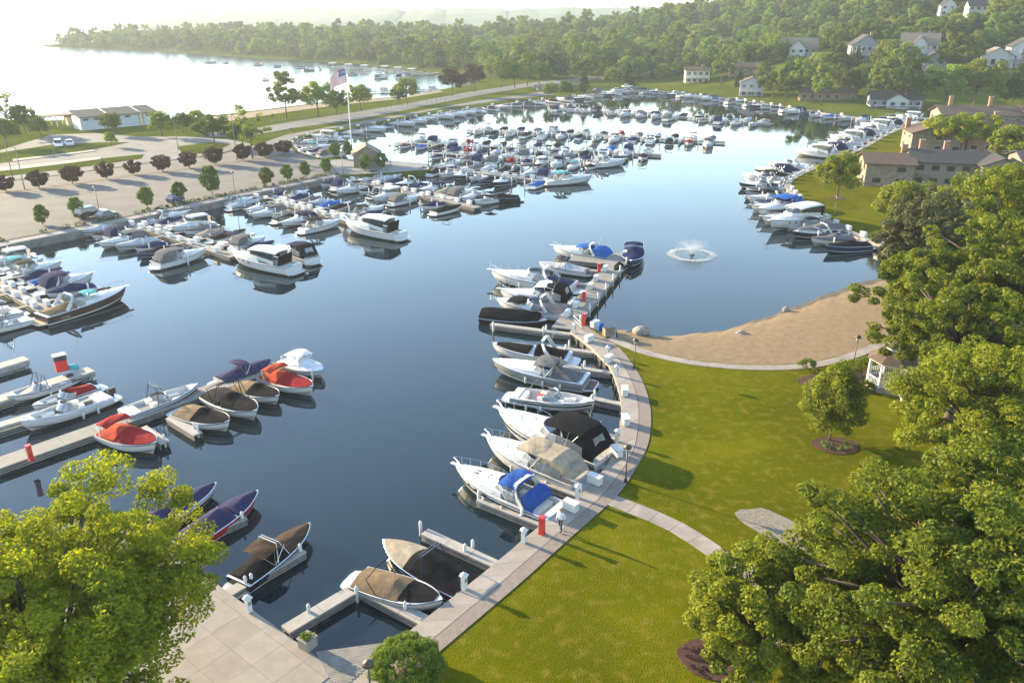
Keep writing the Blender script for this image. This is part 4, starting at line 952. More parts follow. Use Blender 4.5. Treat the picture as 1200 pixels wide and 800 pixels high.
p, z = near(1195, 640, 9.0); tree('oak_tree', 'tall oak at the right edge above the corner oak', p, 6.0, 4.8, z, LF_oak, 24, n=320, per=220, leaf=.175, r0=.4, cr=.115, nl=80, squash=.6, shell=.3)
p, z = near(1165, 480, 8.0); tree('maple_tree', 'yellow-green tree at the right edge below the gazebo', p, 5.6, 4.4, z, LF_oak2, 25, n=300, per=220, leaf=.175, r0=.35, cr=.14, nl=60)
p, z = near(1135, 392, 9.0); tree('oak_tree', 'dark oak spreading over the gazebo', p, 6.8, 4.6, z, LF_oak, 26, n=300, per=200, leaf=.2, r0=.45, cr=.11, nl=100, lump=.32, squash=.6, shell=.3)
p, z = near(1185, 320, 9.5); tree('oak_tree', 'broad green oak beyond the gazebo oak at the right edge', p, 8.2, 5.4, z, LF_oak, 27, n=280, per=170, leaf=.25, r0=.5, cr=.12, nl=80, squash=.6, shell=.3)
p, z = near(1085, 282, 8.5); tree('pine_tree', 'brownish loose pine beside the end of the beach', p, 5.4, 5.6, z, LF_pine, 28, n=240, per=110, leaf=.28, r0=.4, cr=.12, nl=80, lump=.35)
p, z = near(1092, 335, 7.5); tree('oak_tree', 'mid green oak overhanging the sand beach', p, 5.2, 4.2, z, LF_oak, 29, n=200, per=150, leaf=.25, r0=.35, cr=.14, nl=50)
p, z = near(1190, 245, 9.5); tree('maple_tree', 'bright green tree below the condominiums at the right edge', p, 8.5, 5.5, z, LF_oak2, 30, n=220, per=150, leaf=.3, r0=.4, cr=.14, nl=50)
p, z = near(1066, 240, 4.2); tree('maple_tree', 'yellow-green tree in front of the condominium wall', p, 4.6, 3.4, z, LF_oak2, 33, n=70, per=240, leaf=.32, r0=.3, cr=.26, nl=16)
p, z = G(972, 515, LZ), 3.5; tree('young_maple', 'young round maple standing in a mulch ring on the lawn', p, 2.5, 2.9, z, LF_oak2, 31, n=150, per=170, leaf=.15, r0=.10, shape='pear', lump=.1, cr=.24, nl=20, cut=-.9, trunk_h=2.6)
p, z = near(478, 778, 1.75); tree('round_bush', 'clipped round green bush at the end of the promenade', p, 1.75, 1.15, .85, LF_bush, 32, n=300, per=150, leaf=.075, r0=.05, cr=.2, nl=2, cut=-.6, shell=.72, lump=.03, trunk_h=.4)
p, z = near(985, 203, 5.0); tree('maple_tree', 'green tree with mulched foot on the east lawn', p, 3.9, 3.6, z, LF_oak2, 34, n=60, per=220, leaf=.32, r0=.22, cr=.27, nl=16)
p, z = near(1130, 152, 7.0); tree('locust_tree', 'flat-topped yellow-green tree between the condominium roofs', p, 7.5, 3.6, z, LF_lime, 35, n=70, per=220, leaf=.45, r0=.3, cr=.26, nl=16)
p, z = near(1190, 168, 6.5); tree('locust_tree', 'round green tree right of the flat-topped tree', p, 5.0, 3.8, z, LF_oak2, 36, n=60, per=220, leaf=.42, r0=.3, cr=.26, nl=10)
# --- middle distance kinds, copied
def kind(nm, seed, rx, rz, zc, m, **k): return tree(nm, 'x', (0, 0, 0), rx, rz, zc, m, seed, **k)
K = {'broad': kind('broad_tree', 41, 5.5, 4.2, 7.0, LF_mid, n=46, per=95, leaf=.62, r0=.3, nl=9, cr=.28),
     'tall': kind('tall_tree', 42, 4.2, 6.0, 8.5, LF_mid, n=46, per=95, leaf=.58, r0=.28, nl=9, cr=.28),
     'round': kind('round_tree', 43, 4.6, 4.4, 6.2, LF_mid, n=46, per=95, leaf=.56, r0=.26, nl=9, cr=.3),
     'conifer': kind('conifer_tree', 44, 3.2, 6.5, 7.0, LF_dark, n=50, per=80, leaf=.5, r0=.22, nl=6, cr=.3, shape='cone', cut=-1),
     'purple': kind('copper_tree', 45, 2.35, 1.65, 1.95, LF_purple, n=60, per=130, leaf=.24, r0=.14, nl=10, cr=.27, lump=.08, shell=.6, shape='vase', cut=-.8, trunk_h=1.2),
     'young': kind('young_tree', 46, 1.15, 1.45, 1.95, LF_young, n=60, per=110, leaf=.17, r0=.06, nl=6, cr=.38, lump=.06, shell=.55, shape='pear', cut=-.95, trunk_h=1.6),
     'sparse': kind('sparse_tree', 47, 4.6, 5.6, 8.0, LF_mid, n=30, per=55, leaf=.5, r0=.22, nl=26, cr=.2, lump=.4, shell=.2),
     'copper': kind('copper_beech', 48, 4.6, 4.6, 6.2, LF_purple, n=46, per=95, leaf=.58, r0=.26, nl=6, cr=.3)}
KU = {}
def plant(kd, loc, label, s=1.0, sz=1.0, group=None):
    o = K[kd] if kd not in KU else copy_tree(K[kd]); KU[kd] = 1
    o.location = loc; o.scale = (s, s, s * sz); o.rotation_euler = (0, 0, random.uniform(0, 6.28)); return tag(o, label, 'tree', group)
for i, q in enumerate([(7, 224), (46, 220), (85, 215), (125, 209.5), (157, 204.5), (191, 201), (222, 197), (252, 192.5), (285, 188), (310, 184.5), (333, 181)]):
    plant('purple', G(*q, PZ), 'purple-leaved rounded tree, %s from the left in the parking lot row' % ORD[i], random.uniform(.76, .98), random.uniform(.95, 1.15), 'purple trees between the lots')
for i, q in enumerate([(50, 263), (91, 254), (173, 243), (211, 236), (313, 218), (337, 212), (358, 208), (383, 203.5)]):
    plant('young', G(*q, PZ) , 'small clipped green tree, %s from the left beside the waterfront walk' % ORD[i], random.uniform(.9, 1.12), 1.05, 'small trees along the waterfront walk')
plant('young', G(249, 228, PZ), 'taller yellow-green sapling in the waterfront row', 1.45, 1.1, 'small trees along the waterfront walk')
for q, lb in (((393, 185), 'small green tree at the quay beside the flagpole'), ((408, 184), 'small green tree just left of the gatehouse'), ((428, 200), 'small green tree in front of the gatehouse'), ((447, 198), 'small green tree right of the gatehouse')):
    plant('young', G(*q, PZ), lb, 1.05, 1.0, 'small trees by the gatehouse')
for kd, q, s, lb in (('tall', (336, 139), .95, 'tall loose green tree on the causeway grass'), ('broad', (373, 137), .95, 'broad green tree in the middle of the causeway grass'), ('round', (395, 135), .75, 'smaller green tree left of the flag'),
                     ('round', (423, 129.5), .82, 'round green tree on the grass right of the flagpole'), ('broad', (477, 122), .8, 'wide green tree on the lakeside grass'), ('round', (467, 122.5), .6, 'small green tree tucked beside the wide lakeside tree'), ('copper', (530, 112.5), 1.0, 'left of two copper beeches on the causeway'), ('copper', (556, 107.5), 1.05, 'right of two copper beeches on the causeway'),
                     ('sparse', (296, 186), .9, 'thin sparse tree at the end of the purple row'), ('round', (285, 172), .55, 'small yellow-green tree beside the thin sparse tree'), ('sparse', (12, 157), .9, 'thin sparse tree at the left lakeshore'), ('round', (30, 156), .7, 'bushy tree beside the thin lakeshore tree'), ('broad', (8, 172), .6, 'low dark green tree at the left picture edge'),
                     ('round', (49, 163), .55, 'small round tree on the grass by the upper lot'), ('broad', (252, 172), .68, 'broad dark spreading tree by the causeway entrance'), ('broad', (190, 160), .58, 'green tree just right of the beach pavilion'), ('round', (215, 156), .52, 'round tree second right of the beach pavilion'), ('broad', (232, 154), .5, 'low tree third right of the beach pavilion'), ('round', (132, 158), .55, 'small pale tree in front of the beach pavilion'),
                     ('round', (131, 172), .34, 'small shrub on the island of the upper lot'),
                     ('tall', (587, 103), .9, 'first pale green tree beside the causeway bend'), ('round', (603, 103), 1.0, 'second pale green tree beside the causeway bend'), ('tall', (618, 101), .95, 'third pale green tree beside the causeway bend'), ('round', (632, 99), 1.0, 'fourth pale green tree beside the causeway bend'),
                     ('round', (645, 117), .6, 'yellow-green bush tree by the bridge ramp'), ('round', (662, 116), .65, 'round green bush tree by the bridge ramp'), ('conifer', (684, 111), .8, 'dark conical tree beside the boat ramp'), ('conifer', (735, 103), .95, 'pointed green tree at the boat ramp'), ('sparse', (700, 104), .9, 'reddish loose tree behind the boat ramp'), ('round', (715, 101), .8, 'round tree behind the boat ramp')):
    plant(kd, G(*q, PZ), lb, s)
NT = [('tall', (845, 100), 1.05, 'dark tree left of the white shoreline house'), ('conifer', (865, 106), .8, 'trimmed dark conical tree beside the white shoreline house'), ('broad', (905, 116), .9, 'leafy tree right of the white shoreline house'), ('round', (920, 119), .9, 'round tree left of the low ranch house'), ('tall', (937, 117), 1.0, 'tall green tree behind the low ranch house'),
      ('tall', (962, 124), 1.0, 'tree with bare trunk in front of the low ranch house'), ('round', (995, 115), 1.0, 'pale tree right of the low ranch house'), ('tall', (1032, 122), 1.05, 'yellow-green tall tree left of the porch house'), ('tall', (1058, 127), 1.15, 'green tall tree in front of the porch house'), ('broad', (1105, 128), 1.3, 'wide tree left of two behind the condominiums'), ('broad', (1140, 128), 1.45, 'very wide green tree behind the condominium roofs'), ('round', (1185, 128), 1.0, 'dark green tree at the right edge behind the condominiums'),
      ('round', (893, 100), .9, 'tree behind the white shoreline house'), ('conifer', (830, 92), .8, 'pointed dark tree beside the cream house'), ('broad', (800, 92), .7, 'low tree left of the cream house'), ('round', (770, 88), .9, 'round green tree above the boat ramp road'), ('broad', (957, 96), 1.0, 'broad tree uphill of the ranch house'), ('round', (985, 92), .95, 'round tree below the grey gabled house'), ('conifer', (1002, 84), .8, 'dark spruce left of the white gabled house'), ('conifer', (1050, 84), .9, 'dark spruce between the hillside houses'), ('tall', (1110, 92), 1.1, 'tall tree right of the tan roofed hillside house')]
hits = []
for kd, q, s, lb in NT:
    p = HIT(*q); hits.append(p); plant(kd, p, lb, s, 1.0, 'trees on the north shore')
# --- wooded hills: one mass of crowns
houses_px = [(880, 113), (817, 97), (872, 90), (855, 58), (933, 70), (1013, 72), (1075, 68), (1095, 84), (1167, 80), (1197, 80), (970, 118), (1050, 127), (560, 52), (663, 55), (647, 84), (1110, 18), (930, 12), (1145, 20)]
HP = [HIT(*q) for q in houses_px]
pts = []; rj = np.random.default_rng(5)
X = rj.uniform(-480, 900, 16000); Y = rj.uniform(300, 1150, 16000); SD = sdist(X, Y); TZ = terr(X, Y)
cell = {}
for x, y, s_, tz in zip(X, Y, SD, TZ):
    if s_ < 8 or abs(x) > y * .72 + 15: continue
    if x > 20 and s_ < (40 if x > 70 else 58) and y < 420: continue
    sp = 7.0 if y < 650 else 9.0
    ck = (int(x // sp), int(y // sp))
    if any((ck[0] + i, ck[1] + j) in cell and (cell[(ck[0] + i, ck[1] + j)][0] - x) ** 2 + (cell[(ck[0] + i, ck[1] + j)][1] - y) ** 2 < sp * sp for i in (-1, 0, 1) for j in (-1, 0, 1)): continue
    bad = False
    for h in HP:
        d = math.hypot(h.x, h.y); ax, ay = h.x / d, h.y / d; al = (x - h.x) * ax + (y - h.y) * ay; la = abs((x - h.x) * ay - (y - h.y) * ax)
        if la < 8 and -19 < al < 8: bad = True; break
    if bad: continue
    cell[ck] = (x, y); pts.append((x, y, tz))
pts = np.array(pts); pts[:, 2] -= 2.8; print('forest', len(pts))
fm = bpy.data.meshes.new('forest'); fm.vertices.add(len(pts)); fm.vertices.foreach_set('co', pts.astype(np.float32).ravel())
for nm, arr, ty in (('sc', rj.uniform(.75, 1.4, len(pts)), 'FLOAT'), ('rot', rj.uniform(0, 6.28, len(pts)), 'FLOAT'), ('pk', rj.choice(5, len(pts), p=[.3, .27, .27, .09, .07]), 'INT')):
    at = fm.attributes.new(nm, ty, 'POINT'); at.data.foreach_set('value', arr.astype(np.float32 if ty == 'FLOAT' else np.int32))
fo = link('forest', fm); tag(fo, 'dense green wood covering the hills beyond the harbour', 'forest', kind='stuff')
gn = bpy.data.node_groups.new('forest', 'GeometryNodeTree'); gn.interface.new_socket('Geometry', in_out='INPUT', socket_type='NodeSocketGeometry'); gn.interface.new_socket('Geometry', in_out='OUTPUT', socket_type='NodeSocketGeometry')
N_ = gn.nodes; gi = N_.new('NodeGroupInput'); go = N_.new('NodeGroupOutput'); ip = N_.new('GeometryNodeInstanceOnPoints'); jn = N_.new('GeometryNodeJoinGeometry')
def crown_of(o): return next(c for c in o.children if c.name.startswith('crown'))
for kd in ('sparse', 'conifer', 'round', 'tall', 'broad'):          # join order ends up reversed
    oi = N_.new('GeometryNodeObjectInfo'); oi.transform_space = 'ORIGINAL'; oi.inputs['Object'].default_value = crown_of(K[kd]); oi.inputs['As Instance'].default_value = True
    gn.links.new(oi.outputs['Geometry'], jn.inputs[0])
def attr(nm, ty):
    a = N_.new('GeometryNodeInputNamedAttribute'); a.data_type = ty; a.inputs[0].default_value = nm; return next(s_ for s_ in a.outputs if s_.enabled and s_.name == 'Attribute')
cx_ = N_.new('ShaderNodeCombineXYZ'); gn.links.new(attr('rot', 'FLOAT'), cx_.inputs[2]); er = N_.new('FunctionNodeEulerToRotation'); gn.links.new(cx_.outputs[0], er.inputs[0])
gn.links.new(gi.outputs[0], ip.inputs['Points']); gn.links.new(jn.outputs[0], ip.inputs['Instance']); ip.inputs['Pick Instance'].default_value = True
gn.links.new(attr('pk', 'INT'), ip.inputs['Instance Index']); gn.links.new(er.outputs[0], ip.inputs['Rotation']); gn.links.new(attr('sc', 'FLOAT'), ip.inputs['Scale'])
gn.links.new(ip.outputs[0], go.inputs[0])
md = fo.modifiers.new('forest', 'NODES'); md.node_group = gn
# hedge and bed plants
def leafy(name, label, pts_, rad, per, leaf, m, seed, cat, parent=None, kind_=None, group=None):
    c = np.array(pts_); me = leaf_mesh(name, c, np.full(len(c), rad) * np.random.default_rng(seed).uniform(.6, 1.3, len(c)), per, leaf, m, seed)
    o = link(name, me, None, parent); 
    return tag(o, label, cat, group, kind_) if parent is None else o
wl = resample(walk, 1.1); r_ = random.Random(3)
hp = [(p + wnv * -2.6 + Vector((r_.uniform(-.3, .3), r_.uniform(-.3, .3), .28))) for p in wl if r_.random() < .75 and G(96, 258, PZ).x < p.x or r_.random() < .2]
leafy('bed_planting', 'low mixed planting along the waterfront walk', [tuple(p) for p in hp], .5, 60, .22, LF_dark, 61, 'plants', kind_='stuff')
sh = [((945, 432), .75, 'round green shrub at the bend of the beach path', LF_bush), ((958, 440), .5, 'small shrub in the bed beside the beach path', LF_oak), ((997, 437), .95, 'dark green shrub left of the gazebo', LF_oak), ((1012, 430), .8, 'shrub beside the dark lamp post', LF_oak), ((1015, 456), .6, 'low shrub at the gazebo foot', LF_oak), ((990, 452), .55, 'low shrub behind the young maple', LF_dark)]
for i, (q, s_, lb, m_) in enumerate(sh):
    p = G(*q, LZ); o = tag(empty('garden_shrub', p), lb, 'shrub', 'shrubs by the gazebo'); c, rr = clumps(70 + i, s_, s_, s_ * .75, 26, s_ * .6, -.4, .7, cr=.3, lump=.1)
    link('foliage', leaf_mesh('foliage', c, rr, 90, .10, m_, 80 + i), None, o); MB().tube([(0, 0, -.1), (0, 0, s_ * .6)], .04, 5).build('stem', M_bark, o)
def bed(px, rx, ry, name, rz=0):
    c = G(*px, LZ); pr_ = [(c.x + rx * (1 + .06 * math.sin(5 * t)) * math.cos(t) * math.cos(rz) - ry * math.sin(t) * math.sin(rz), c.y + rx * math.cos(t) * math.sin(rz) + ry * (1 + .05 * math.sin(3 * t)) * math.sin(t) * math.cos(rz)) for t in np.linspace(0, 2 * math.pi, 28)[:-1]]
    return struct(MB().prism(pr_, LZ - .3, LZ + .0).build('mulch_bed', M_mulch)), c
_, c = bed((979, 521), 1.75, 1.35, 'mulch_bed'); leafy('bed_planting', 'small green plants in the mulch ring of the young maple', [(c.x + random.uniform(-1.1, 1.2), c.y + random.uniform(-.9, .5), LZ + .1) for _ in range(24)], .14, 22, .09, LF_young, 91, 'plants', kind_='stuff')
_, c = bed((838, 770), 1.9, 1.5, 'mulch_bed'); leafy('bed_planting', 'small plants in the mulch under the corner oak', [(c.x + random.uniform(-1.5, .3), c.y + random.uniform(-1.1, .8), LZ + .1) for _ in range(24)], .14, 22, .09, LF_purple, 92, 'plants', kind_='stuff')
bed((985, 443), 4.2, 1.7, 'mulch_bed', .25); bed((981, 232), 1.4, 1.2, 'mulch_bed')
# ================================================================= BUILDINGS
M_roofd = mat('dark_shingles', (.036, .032, .031), .9, .25, 1.2, bump=.3, world=True)
M_roofb = mat('brown_shingles', (.078, .05, .033), .9, .22, 1.2, bump=.3, world=True)
M_rooft = mat('tan_shingles', (.15, .118, .092), .9, .2, 1.2, bump=.3, world=True)
M_stone = mat('pale_stone', (.18, .14, .105), .9, .28, 1.6, bump=.4, world=True)
M_stucco = mat('beige_stucco', (.17, .14, .115), .9, .08, 1, world=True)
M_siding = mat('white_siding', (.36, .36, .36), .7, .06, 1, world=True)
M_grey = mat('grey_siding', (.17, .18, .195), .8, .08, 1, world=True)
M_brick = mat('brick', (.24, .13, .08), .9, .3, 3, bump=.3, world=True)
M_cedar = mat('cedar_wall', (.20, .115, .07), .85, .2, 1, world=True)
def window(par, c, w, h, face, m=None):                 # face: unit vector outward (local)
    f = Vector(face); sd = Vector((-f.y, f.x, 0)); c = Vector(c)
    W_ = MB(); 
    for a, b, ww in (((-1, -1), (1, -1), .09), ((-1, 1), (1, 1), .09), ((-1, -1), (-1, 1), .09), ((1, -1), (1, 1), .09)):
        W_.bar(c + sd * a[0] * w / 2 + Vector((0, 0, a[1] * h / 2)) + f * .03, c + sd * b[0] * w / 2 + Vector((0, 0, b[1] * h / 2)) + f * .03, .10, .10)
    o = W_.build('window', m or M_siding, par)
    MB().add([c + sd * -w / 2 + Vector((0, 0, -h / 2)) + f * .02, c + sd * w / 2 + Vector((0, 0, -h / 2)) + f * .02, c + sd * w / 2 + Vector((0, 0, h / 2)) + f * .02, c + sd * -w / 2 + Vector((0, 0, h / 2)) + f * .02], [(0, 1, 2, 3)]).build('pane', M_glass, o); return o
def gable_block(r, x0, x1, y0, y1, z0, h, rise, wall, roof, axis='x', ov=.5, wins=(3, 2), floors=1, trim=None, wm=None):
    w_ = MB()
    if axis == 'x':
        ym = (y0 + y1) / 2; prof = [(y0, z0), (y1, z0), (y1, z0 + h), (ym, z0 + h + rise), (y0, z0 + h)]
        k = [(x0, y, z) for y, z in prof] + [(x1, y, z) for y, z in prof]
    else:
        xm = (x0 + x1) / 2; prof = [(x0, z0), (x1, z0), (x1, z0 + h), (xm, z0 + h + rise), (x0, z0 + h)]
        k = [(x, y1, z) for x, z in prof] + [(x, y0, z) for x, z in prof]
    w_.add(k, [(4, 3, 2, 1, 0), (5, 6, 7, 8, 9)] + [(i, (i + 1) % 5, 5 + (i + 1) % 5, 5 + i) for i in (0, 1, 4)]); wl_ = w_.build('wall', wall, r)
    rf = MB(); T = .16
    if axis == 'x':
        sl = rise / ((y1 - y0) / 2)
        for ya, yb in ((y0 - ov, ym), (y1 + ov, ym)):
            za = z0 + h - ov * sl; zb = z0 + h + rise
            rf.add([(x0 - ov, ya, za + .05), (x1 + ov, ya, za + .05), (x1 + ov, yb, zb + .05), (x0 - ov, yb, zb + .05), (x0 - ov, ya, za + T + .05), (x1 + ov, ya, za + T + .05), (x1 + ov, yb, zb + T + .05), (x0 - ov, yb, zb + T + .05)], [(0, 1, 2, 3), (7, 6, 5, 4), (0, 4, 5, 1), (1, 5, 6, 2), (3, 2, 6, 7), (0, 3, 7, 4)])
    else:
        sl = rise / ((x1 - x0) / 2)
        for xa, xb in ((x0 - ov, xm), (x1 + ov, xm)):
            za = z0 + h - ov * sl; zb = z0 + h + rise
            rf.add([(xa, y0 - ov, za + .05), (xa, y1 + ov, za + .05), (xb, y1 + ov, zb + .05), (xb, y0 - ov, zb + .05), (xa, y0 - ov, za + T + .05), (xa, y1 + ov, za + T + .05), (xb, y1 + ov, zb + T + .05), (xb, y0 - ov, zb + T + .05)], [(0, 1, 2, 3), (7, 6, 5, 4), (0, 4, 5, 1), (1, 5, 6, 2), (3, 2, 6, 7), (0, 3, 7, 4)])
    ro = rf.build('roof', roof, r)
    fh = h / floors
    for fl in range(floors):
        zc = z0 + fl * fh + fh * .55
        for i in range(wins[0]):
            if random.random() < .12: continue
            window(wl_, (x0 + (x1 - x0) * (i + .5) / wins[0], y0, zc), min(1.6, (x1 - x0) / wins[0] * .55), fh * .45, (0, -1, 0), wm)
        for i in range(wins[1]): window(wl_, (x0, y0 + (y1 - y0) * (i + .5) / wins[1], zc), 1.2, fh * .45, (-1, 0, 0), wm)
    return wl_, ro
def chimney(par, x, y, z0, z1, m=None, w=1.0):
    o = MB().box((x, y, (z0 + z1) / 2), (w, w * .8, z1 - z0)).build('chimney', m or M_brick, par); MB().box((x, y, z1 + .06), (w + .15, w * .8 + .15, .12)).build('cap', M_conc2, o)
def bld(label, loc, rz, name='house', cat='house', group=None): return tag(empty(name, loc, rz), label, cat, group)
# condominiums
c0 = G(1012, 217, 1.0); b1 = bld('grey-roofed stone condominium with brick chimneys on the east lawn', (c0.x, c0.y, .85), R(-14), 'condominium', 'building')
w1, r1 = gable_block(b1, 0, 8.5, 0, 9, 0, 4.4, 1.3, M_stone, M_roofb, 'x', .6, (2, 2), 2, wm=M_stucco); chimney(r1, 7.5, 6.5, 5, 7.2)
w2, r2 = gable_block(b1, 8.6, 22, 1.6, 11, 0, 4.8, 1.6, M_stucco, M_roofd, 'x', .6, (5, 0), 2, wm=M_stucco); chimney(r2, 11, 8.4, 5.5, 8); chimney(r2, 15.5, 8.5, 5.5, 7.8)
w3, r3 = gable_block(b1, 20, 26.5, -1.2, 7.5, 0, 4.9, 1.4, M_stucco, M_roofd, 'y', .5, (2, 1), 2, wm=M_stucco)
w4, r4 = gable_block(b1, 27, 33, 0, 9, 0, 5.8, 1.2, M_stucco, M_roofd, 'x', .5, (2, 0), 2, wm=M_stucco); chimney(r4, 29, 5, 6.5, 8.4)
MB().prism([(9.5, .6), (12.0, .6), (12.0, 1.6), (9.5, 1.6)], 2.3, 2.5).build('balcony', M_stucco, b1); MB().box((21.8, -1.24, 1.3), (2.6, .1, 2.5)).build('garage_door', M_glass, b1)
c0 = G(1066, 178, 1.0); b2 = bld('brown-roofed condominium behind with tan walls and chimneys', (c0.x, c0.y, .85), R(-12), 'condominium', 'building')
w1, r1 = gable_block(b2, 0, 12, 0, 10, 0, 4.6, 2.0, M_stone, M_roofb, 'y', .6, (3, 2), 2); chimney(r1, .5, 8, 4, 7.2, w=1.1); chimney(r1, 6, 5, 5, 7.4)
w2, r2 = gable_block(b2, 13, 26, 2, 12, 0, 5.0, 2.2, M_cedar, M_roofb, 'x', .6, (4, 0), 2); chimney(r2, 20, 8, 6, 9)
c0 = G(1103, 150, 1.0); b3 = bld('long low condominium with brown roof near the north-east corner', (c0.x, c0.y, .85), R(-8), 'condominium', 'building')
w1, r1 = gable_block(b3, 0, 22, 0, 11, 0, 4.0, 1.9, M_stucco, M_roofb, 'x', .8, (7, 3), 1); chimney(r1, 3, 5, 6, 8.6); chimney(r1, 14, 5, 6, 8.6)
w1, r1 = gable_block(b3, 22.2, 44, -2, 10, 0, 4.2, 2.0, M_stucco, M_roofb, 'x', .8, (6, 0), 1); chimney(r1, 32, 4, 6, 9)
# houses along the north shore and on the hill
HS = [('white two-storey shoreline house with gabled front', 0, 11, 9, 6, 2.4, M_siding, M_roofb, 'y', 2, -.25), ('cream house with balcony near the boat ramp', 1, 13, 9, 6, 1.6, mat('cream_siding', (.55, .46, .34), .8, .06, 1, world=True), M_roofb, 'x', 2, -.1), ('brown-roofed house behind the white shoreline house', 2, 16, 9, 4.5, 2, M_cedar, M_roofb, 'x', 1, -.2),
      ('small roof among the trees above the cream house', 3, 12, 9, 5, 2.5, M_stucco, M_rooft, 'x', 1, 0), ('large grey house with tan roof on the hillside', 4, 20, 11, 6, 4.5, M_grey, M_rooft, 'x', 2, -.35), ('white gabled hillside house with stacked porches', 5, 13, 11, 7.5, 4.5, M_grey, M_roofd, 'y', 2, -.15), ('hillside house with white gables and tan roof', 6, 17, 11, 6.5, 4.5, M_siding, M_rooft, 'x', 2, -.4),
      ('small white house below the tan-roofed hillside house', 7, 9, 8, 5, 3, M_siding, M_roofd, 'y', 2, -.2), ('white gabled house at the right edge of the hillside', 8, 14, 10, 5, 3.5, M_siding, M_rooft, 'y', 1, -.3), ('tall white house with porches at the right picture edge', 9, 12, 10, 9, 3.5, M_siding, M_roofd, 'y', 3, -.3), ('low brown ranch house on the north shore lawn', 10, 24, 9, 3.4, 1.6, M_cedar, M_roofb, 'x', 1, -.2),
      ('single-storey house with white porch on the north shore', 11, 20, 9, 3.6, 2.6, M_grey, M_roofd, 'x', 1, -.2), ('white house in the trees above the lake docks', 12, 14, 10, 7, 4, M_siding, M_roofd, 'x', 2, .1), ('small white house high in the middle woods', 13, 9, 8, 6, 3, M_siding, M_roofd, 'y', 2, 0), ('pale flat building behind the causeway trees', 14, 16, 9, 6, 1.5, M_stucco, M_roofd, 'x', 2, .1),
      ('white gable near the top of the right hill', 15, 9, 8, 6, 3.5, M_siding, M_roofd, 'y', 2, -.2), ('white gable near the top of the hill, left one', 16, 9, 8, 6, 3.5, M_siding, M_roofd, 'y', 2, -.2), ('pale house at the top right of the hill', 17, 11, 9, 6, 3, M_siding, M_roofd, 'x', 2, -.2)]
for lb, i, w, d, h, rise, wall, roof, ax, fl, rz in HS:
    p = HP[i]; w *= .85; d *= .85; h *= .88; rise *= .88; b = bld(lb, p - Vector((0, 0, .6)), rz, 'house', 'house', 'houses beyond the harbour')
    wl_, ro = gable_block(b, -w / 2, w / 2, 0, d, 0, h + .6, rise, wall, roof, ax, .6, (max(2, int(w / 2.6)), 2), fl)
    if i in (4, 6, 5, 10, 1): chimney(ro, w * .22, d * .55, h, h + rise + 1.6, M_brick if i != 6 else M_stone)
    if i in (4, 6, 11): gable_block(b, -w * .2, w * .2, -1.6, d * .5, 0, h + .4, rise * .8, M_siding, roof, 'y', .4, (2, 0), fl)
    if i in (0, 5, 9, 11, 1):
        po = MB().box((0, -1.3, h * .5), (w * .9, 2.2, .2)); q = po.build('porch', M_siding, b); 
        for k in range(5): MB().box((-w * .42 + w * .21 * k, -2.3, h * .5), (.18, .18, h)).build('post', M_siding, q)
# beach pavilion
p0 = G(96, 153, PZ); p1 = G(180, 145.5, PZ); dv = (p1 - p0); L = dv.length; az = math.atan2(dv.y, dv.x)
pv = bld('long pale beach pavilion with dark roofs beside the lake', (p0.x, p0.y, PZ - .1), az, 'beach_pavilion', 'pavilion')
M_pale = mat('pale_panels', (.36, .39, .42), .7, .08, .8, world=True); M_yel = mat('yellow_brick', (.48, .38, .22), .9, .15, 2, world=True)
for i, (a, b, m) in enumerate(((0, .36, M_pale), (.37, .42, M_yel), (.43, .80, M_pale), (.81, .86, M_yel), (.87, 1.06, M_pale))):
    x0, x1 = a * L, b * L; hh = 3.6 if m is M_pale else 3.3
    MB().prism([(x0, 0), (x1, 0), (x1, 7), (x0, 7)], 0, hh).build('wall', m, pv)
    if m is M_pale:
        MB().add([(x0 - .4, -.8, hh + .15), (x1 + .4, -.8, hh + .15), (x1 + .4, 7.6, hh + 1.5), (x0 - .4, 7.6, hh + 1.5), (x0 - .4, -.8, hh - .05), (x1 + .4, -.8, hh - .05), (x1 + .4, 7.6, hh + 1.2), (x0 - .4, 7.6, hh + 1.2)], [(0, 1, 2, 3), (7, 6, 5, 4), (0, 4, 5, 1), (1, 5, 6, 2), (2, 6, 7, 3), (3, 7, 4, 0)]).build('roof', M_roofd, pv)
        for k in range(max(1, int((x1 - x0) / 3))): window(pv, (x0 + 1.5 + 3 * k, 0, 2.9), 1.6, .6, (0, -1, 0))
ph = G(58, 150, PZ); pz = bld('open flat-roofed shelter left of the beach pavilion', (ph.x, ph.y, PZ), az, 'beach_shelter', 'shelter')
MB().box((4, 3, 3.1), (10, 6, .25)).build('roof', M_roofb, pz)
for x in (-.6, 2.4, 5.4, 8.4):
    for y in (.4, 5.6): MB().box((x, y, 1.5), (.25, .25, 3.0)).build('post', M_siding, pz)
MB().box((7.2, 3, 1.3), (3, 4, 2.6)).build('wall', M_yel, pz)
# gatehouse beside the flagpole
g0 = G(415, 197, PZ); gh = bld('small stone gatehouse with brown roof beside the flagpole', (g0.x, g0.y, PZ - .05), R(10), 'gatehouse', 'building')
wl_, ro = gable_block(gh, 0, 5.6, 0, 5, 0, 2.9, 1.6, M_stone, M_rooft, 'y', .5, (0, 1), 1); MB().box((1.6, -.04, 1.1), (1.0, .08, 2.2)).build('door', M_siding, gh)
# bridge on the causeway
bb = G(652, 105, PZ); br = bld('low concrete road bridge at the far end of the causeway', (bb.x, bb.y, PZ), R(35), 'road_bridge', 'bridge')
MB().box((0, 0, 2.0), (26, .6, .9)).build('parapet', M_conc2, br)
for x in (-9, 0, 9): MB().box((x, .8, .9), (1.6, 1.4, 1.8)).build('pier', M_conc2, br)
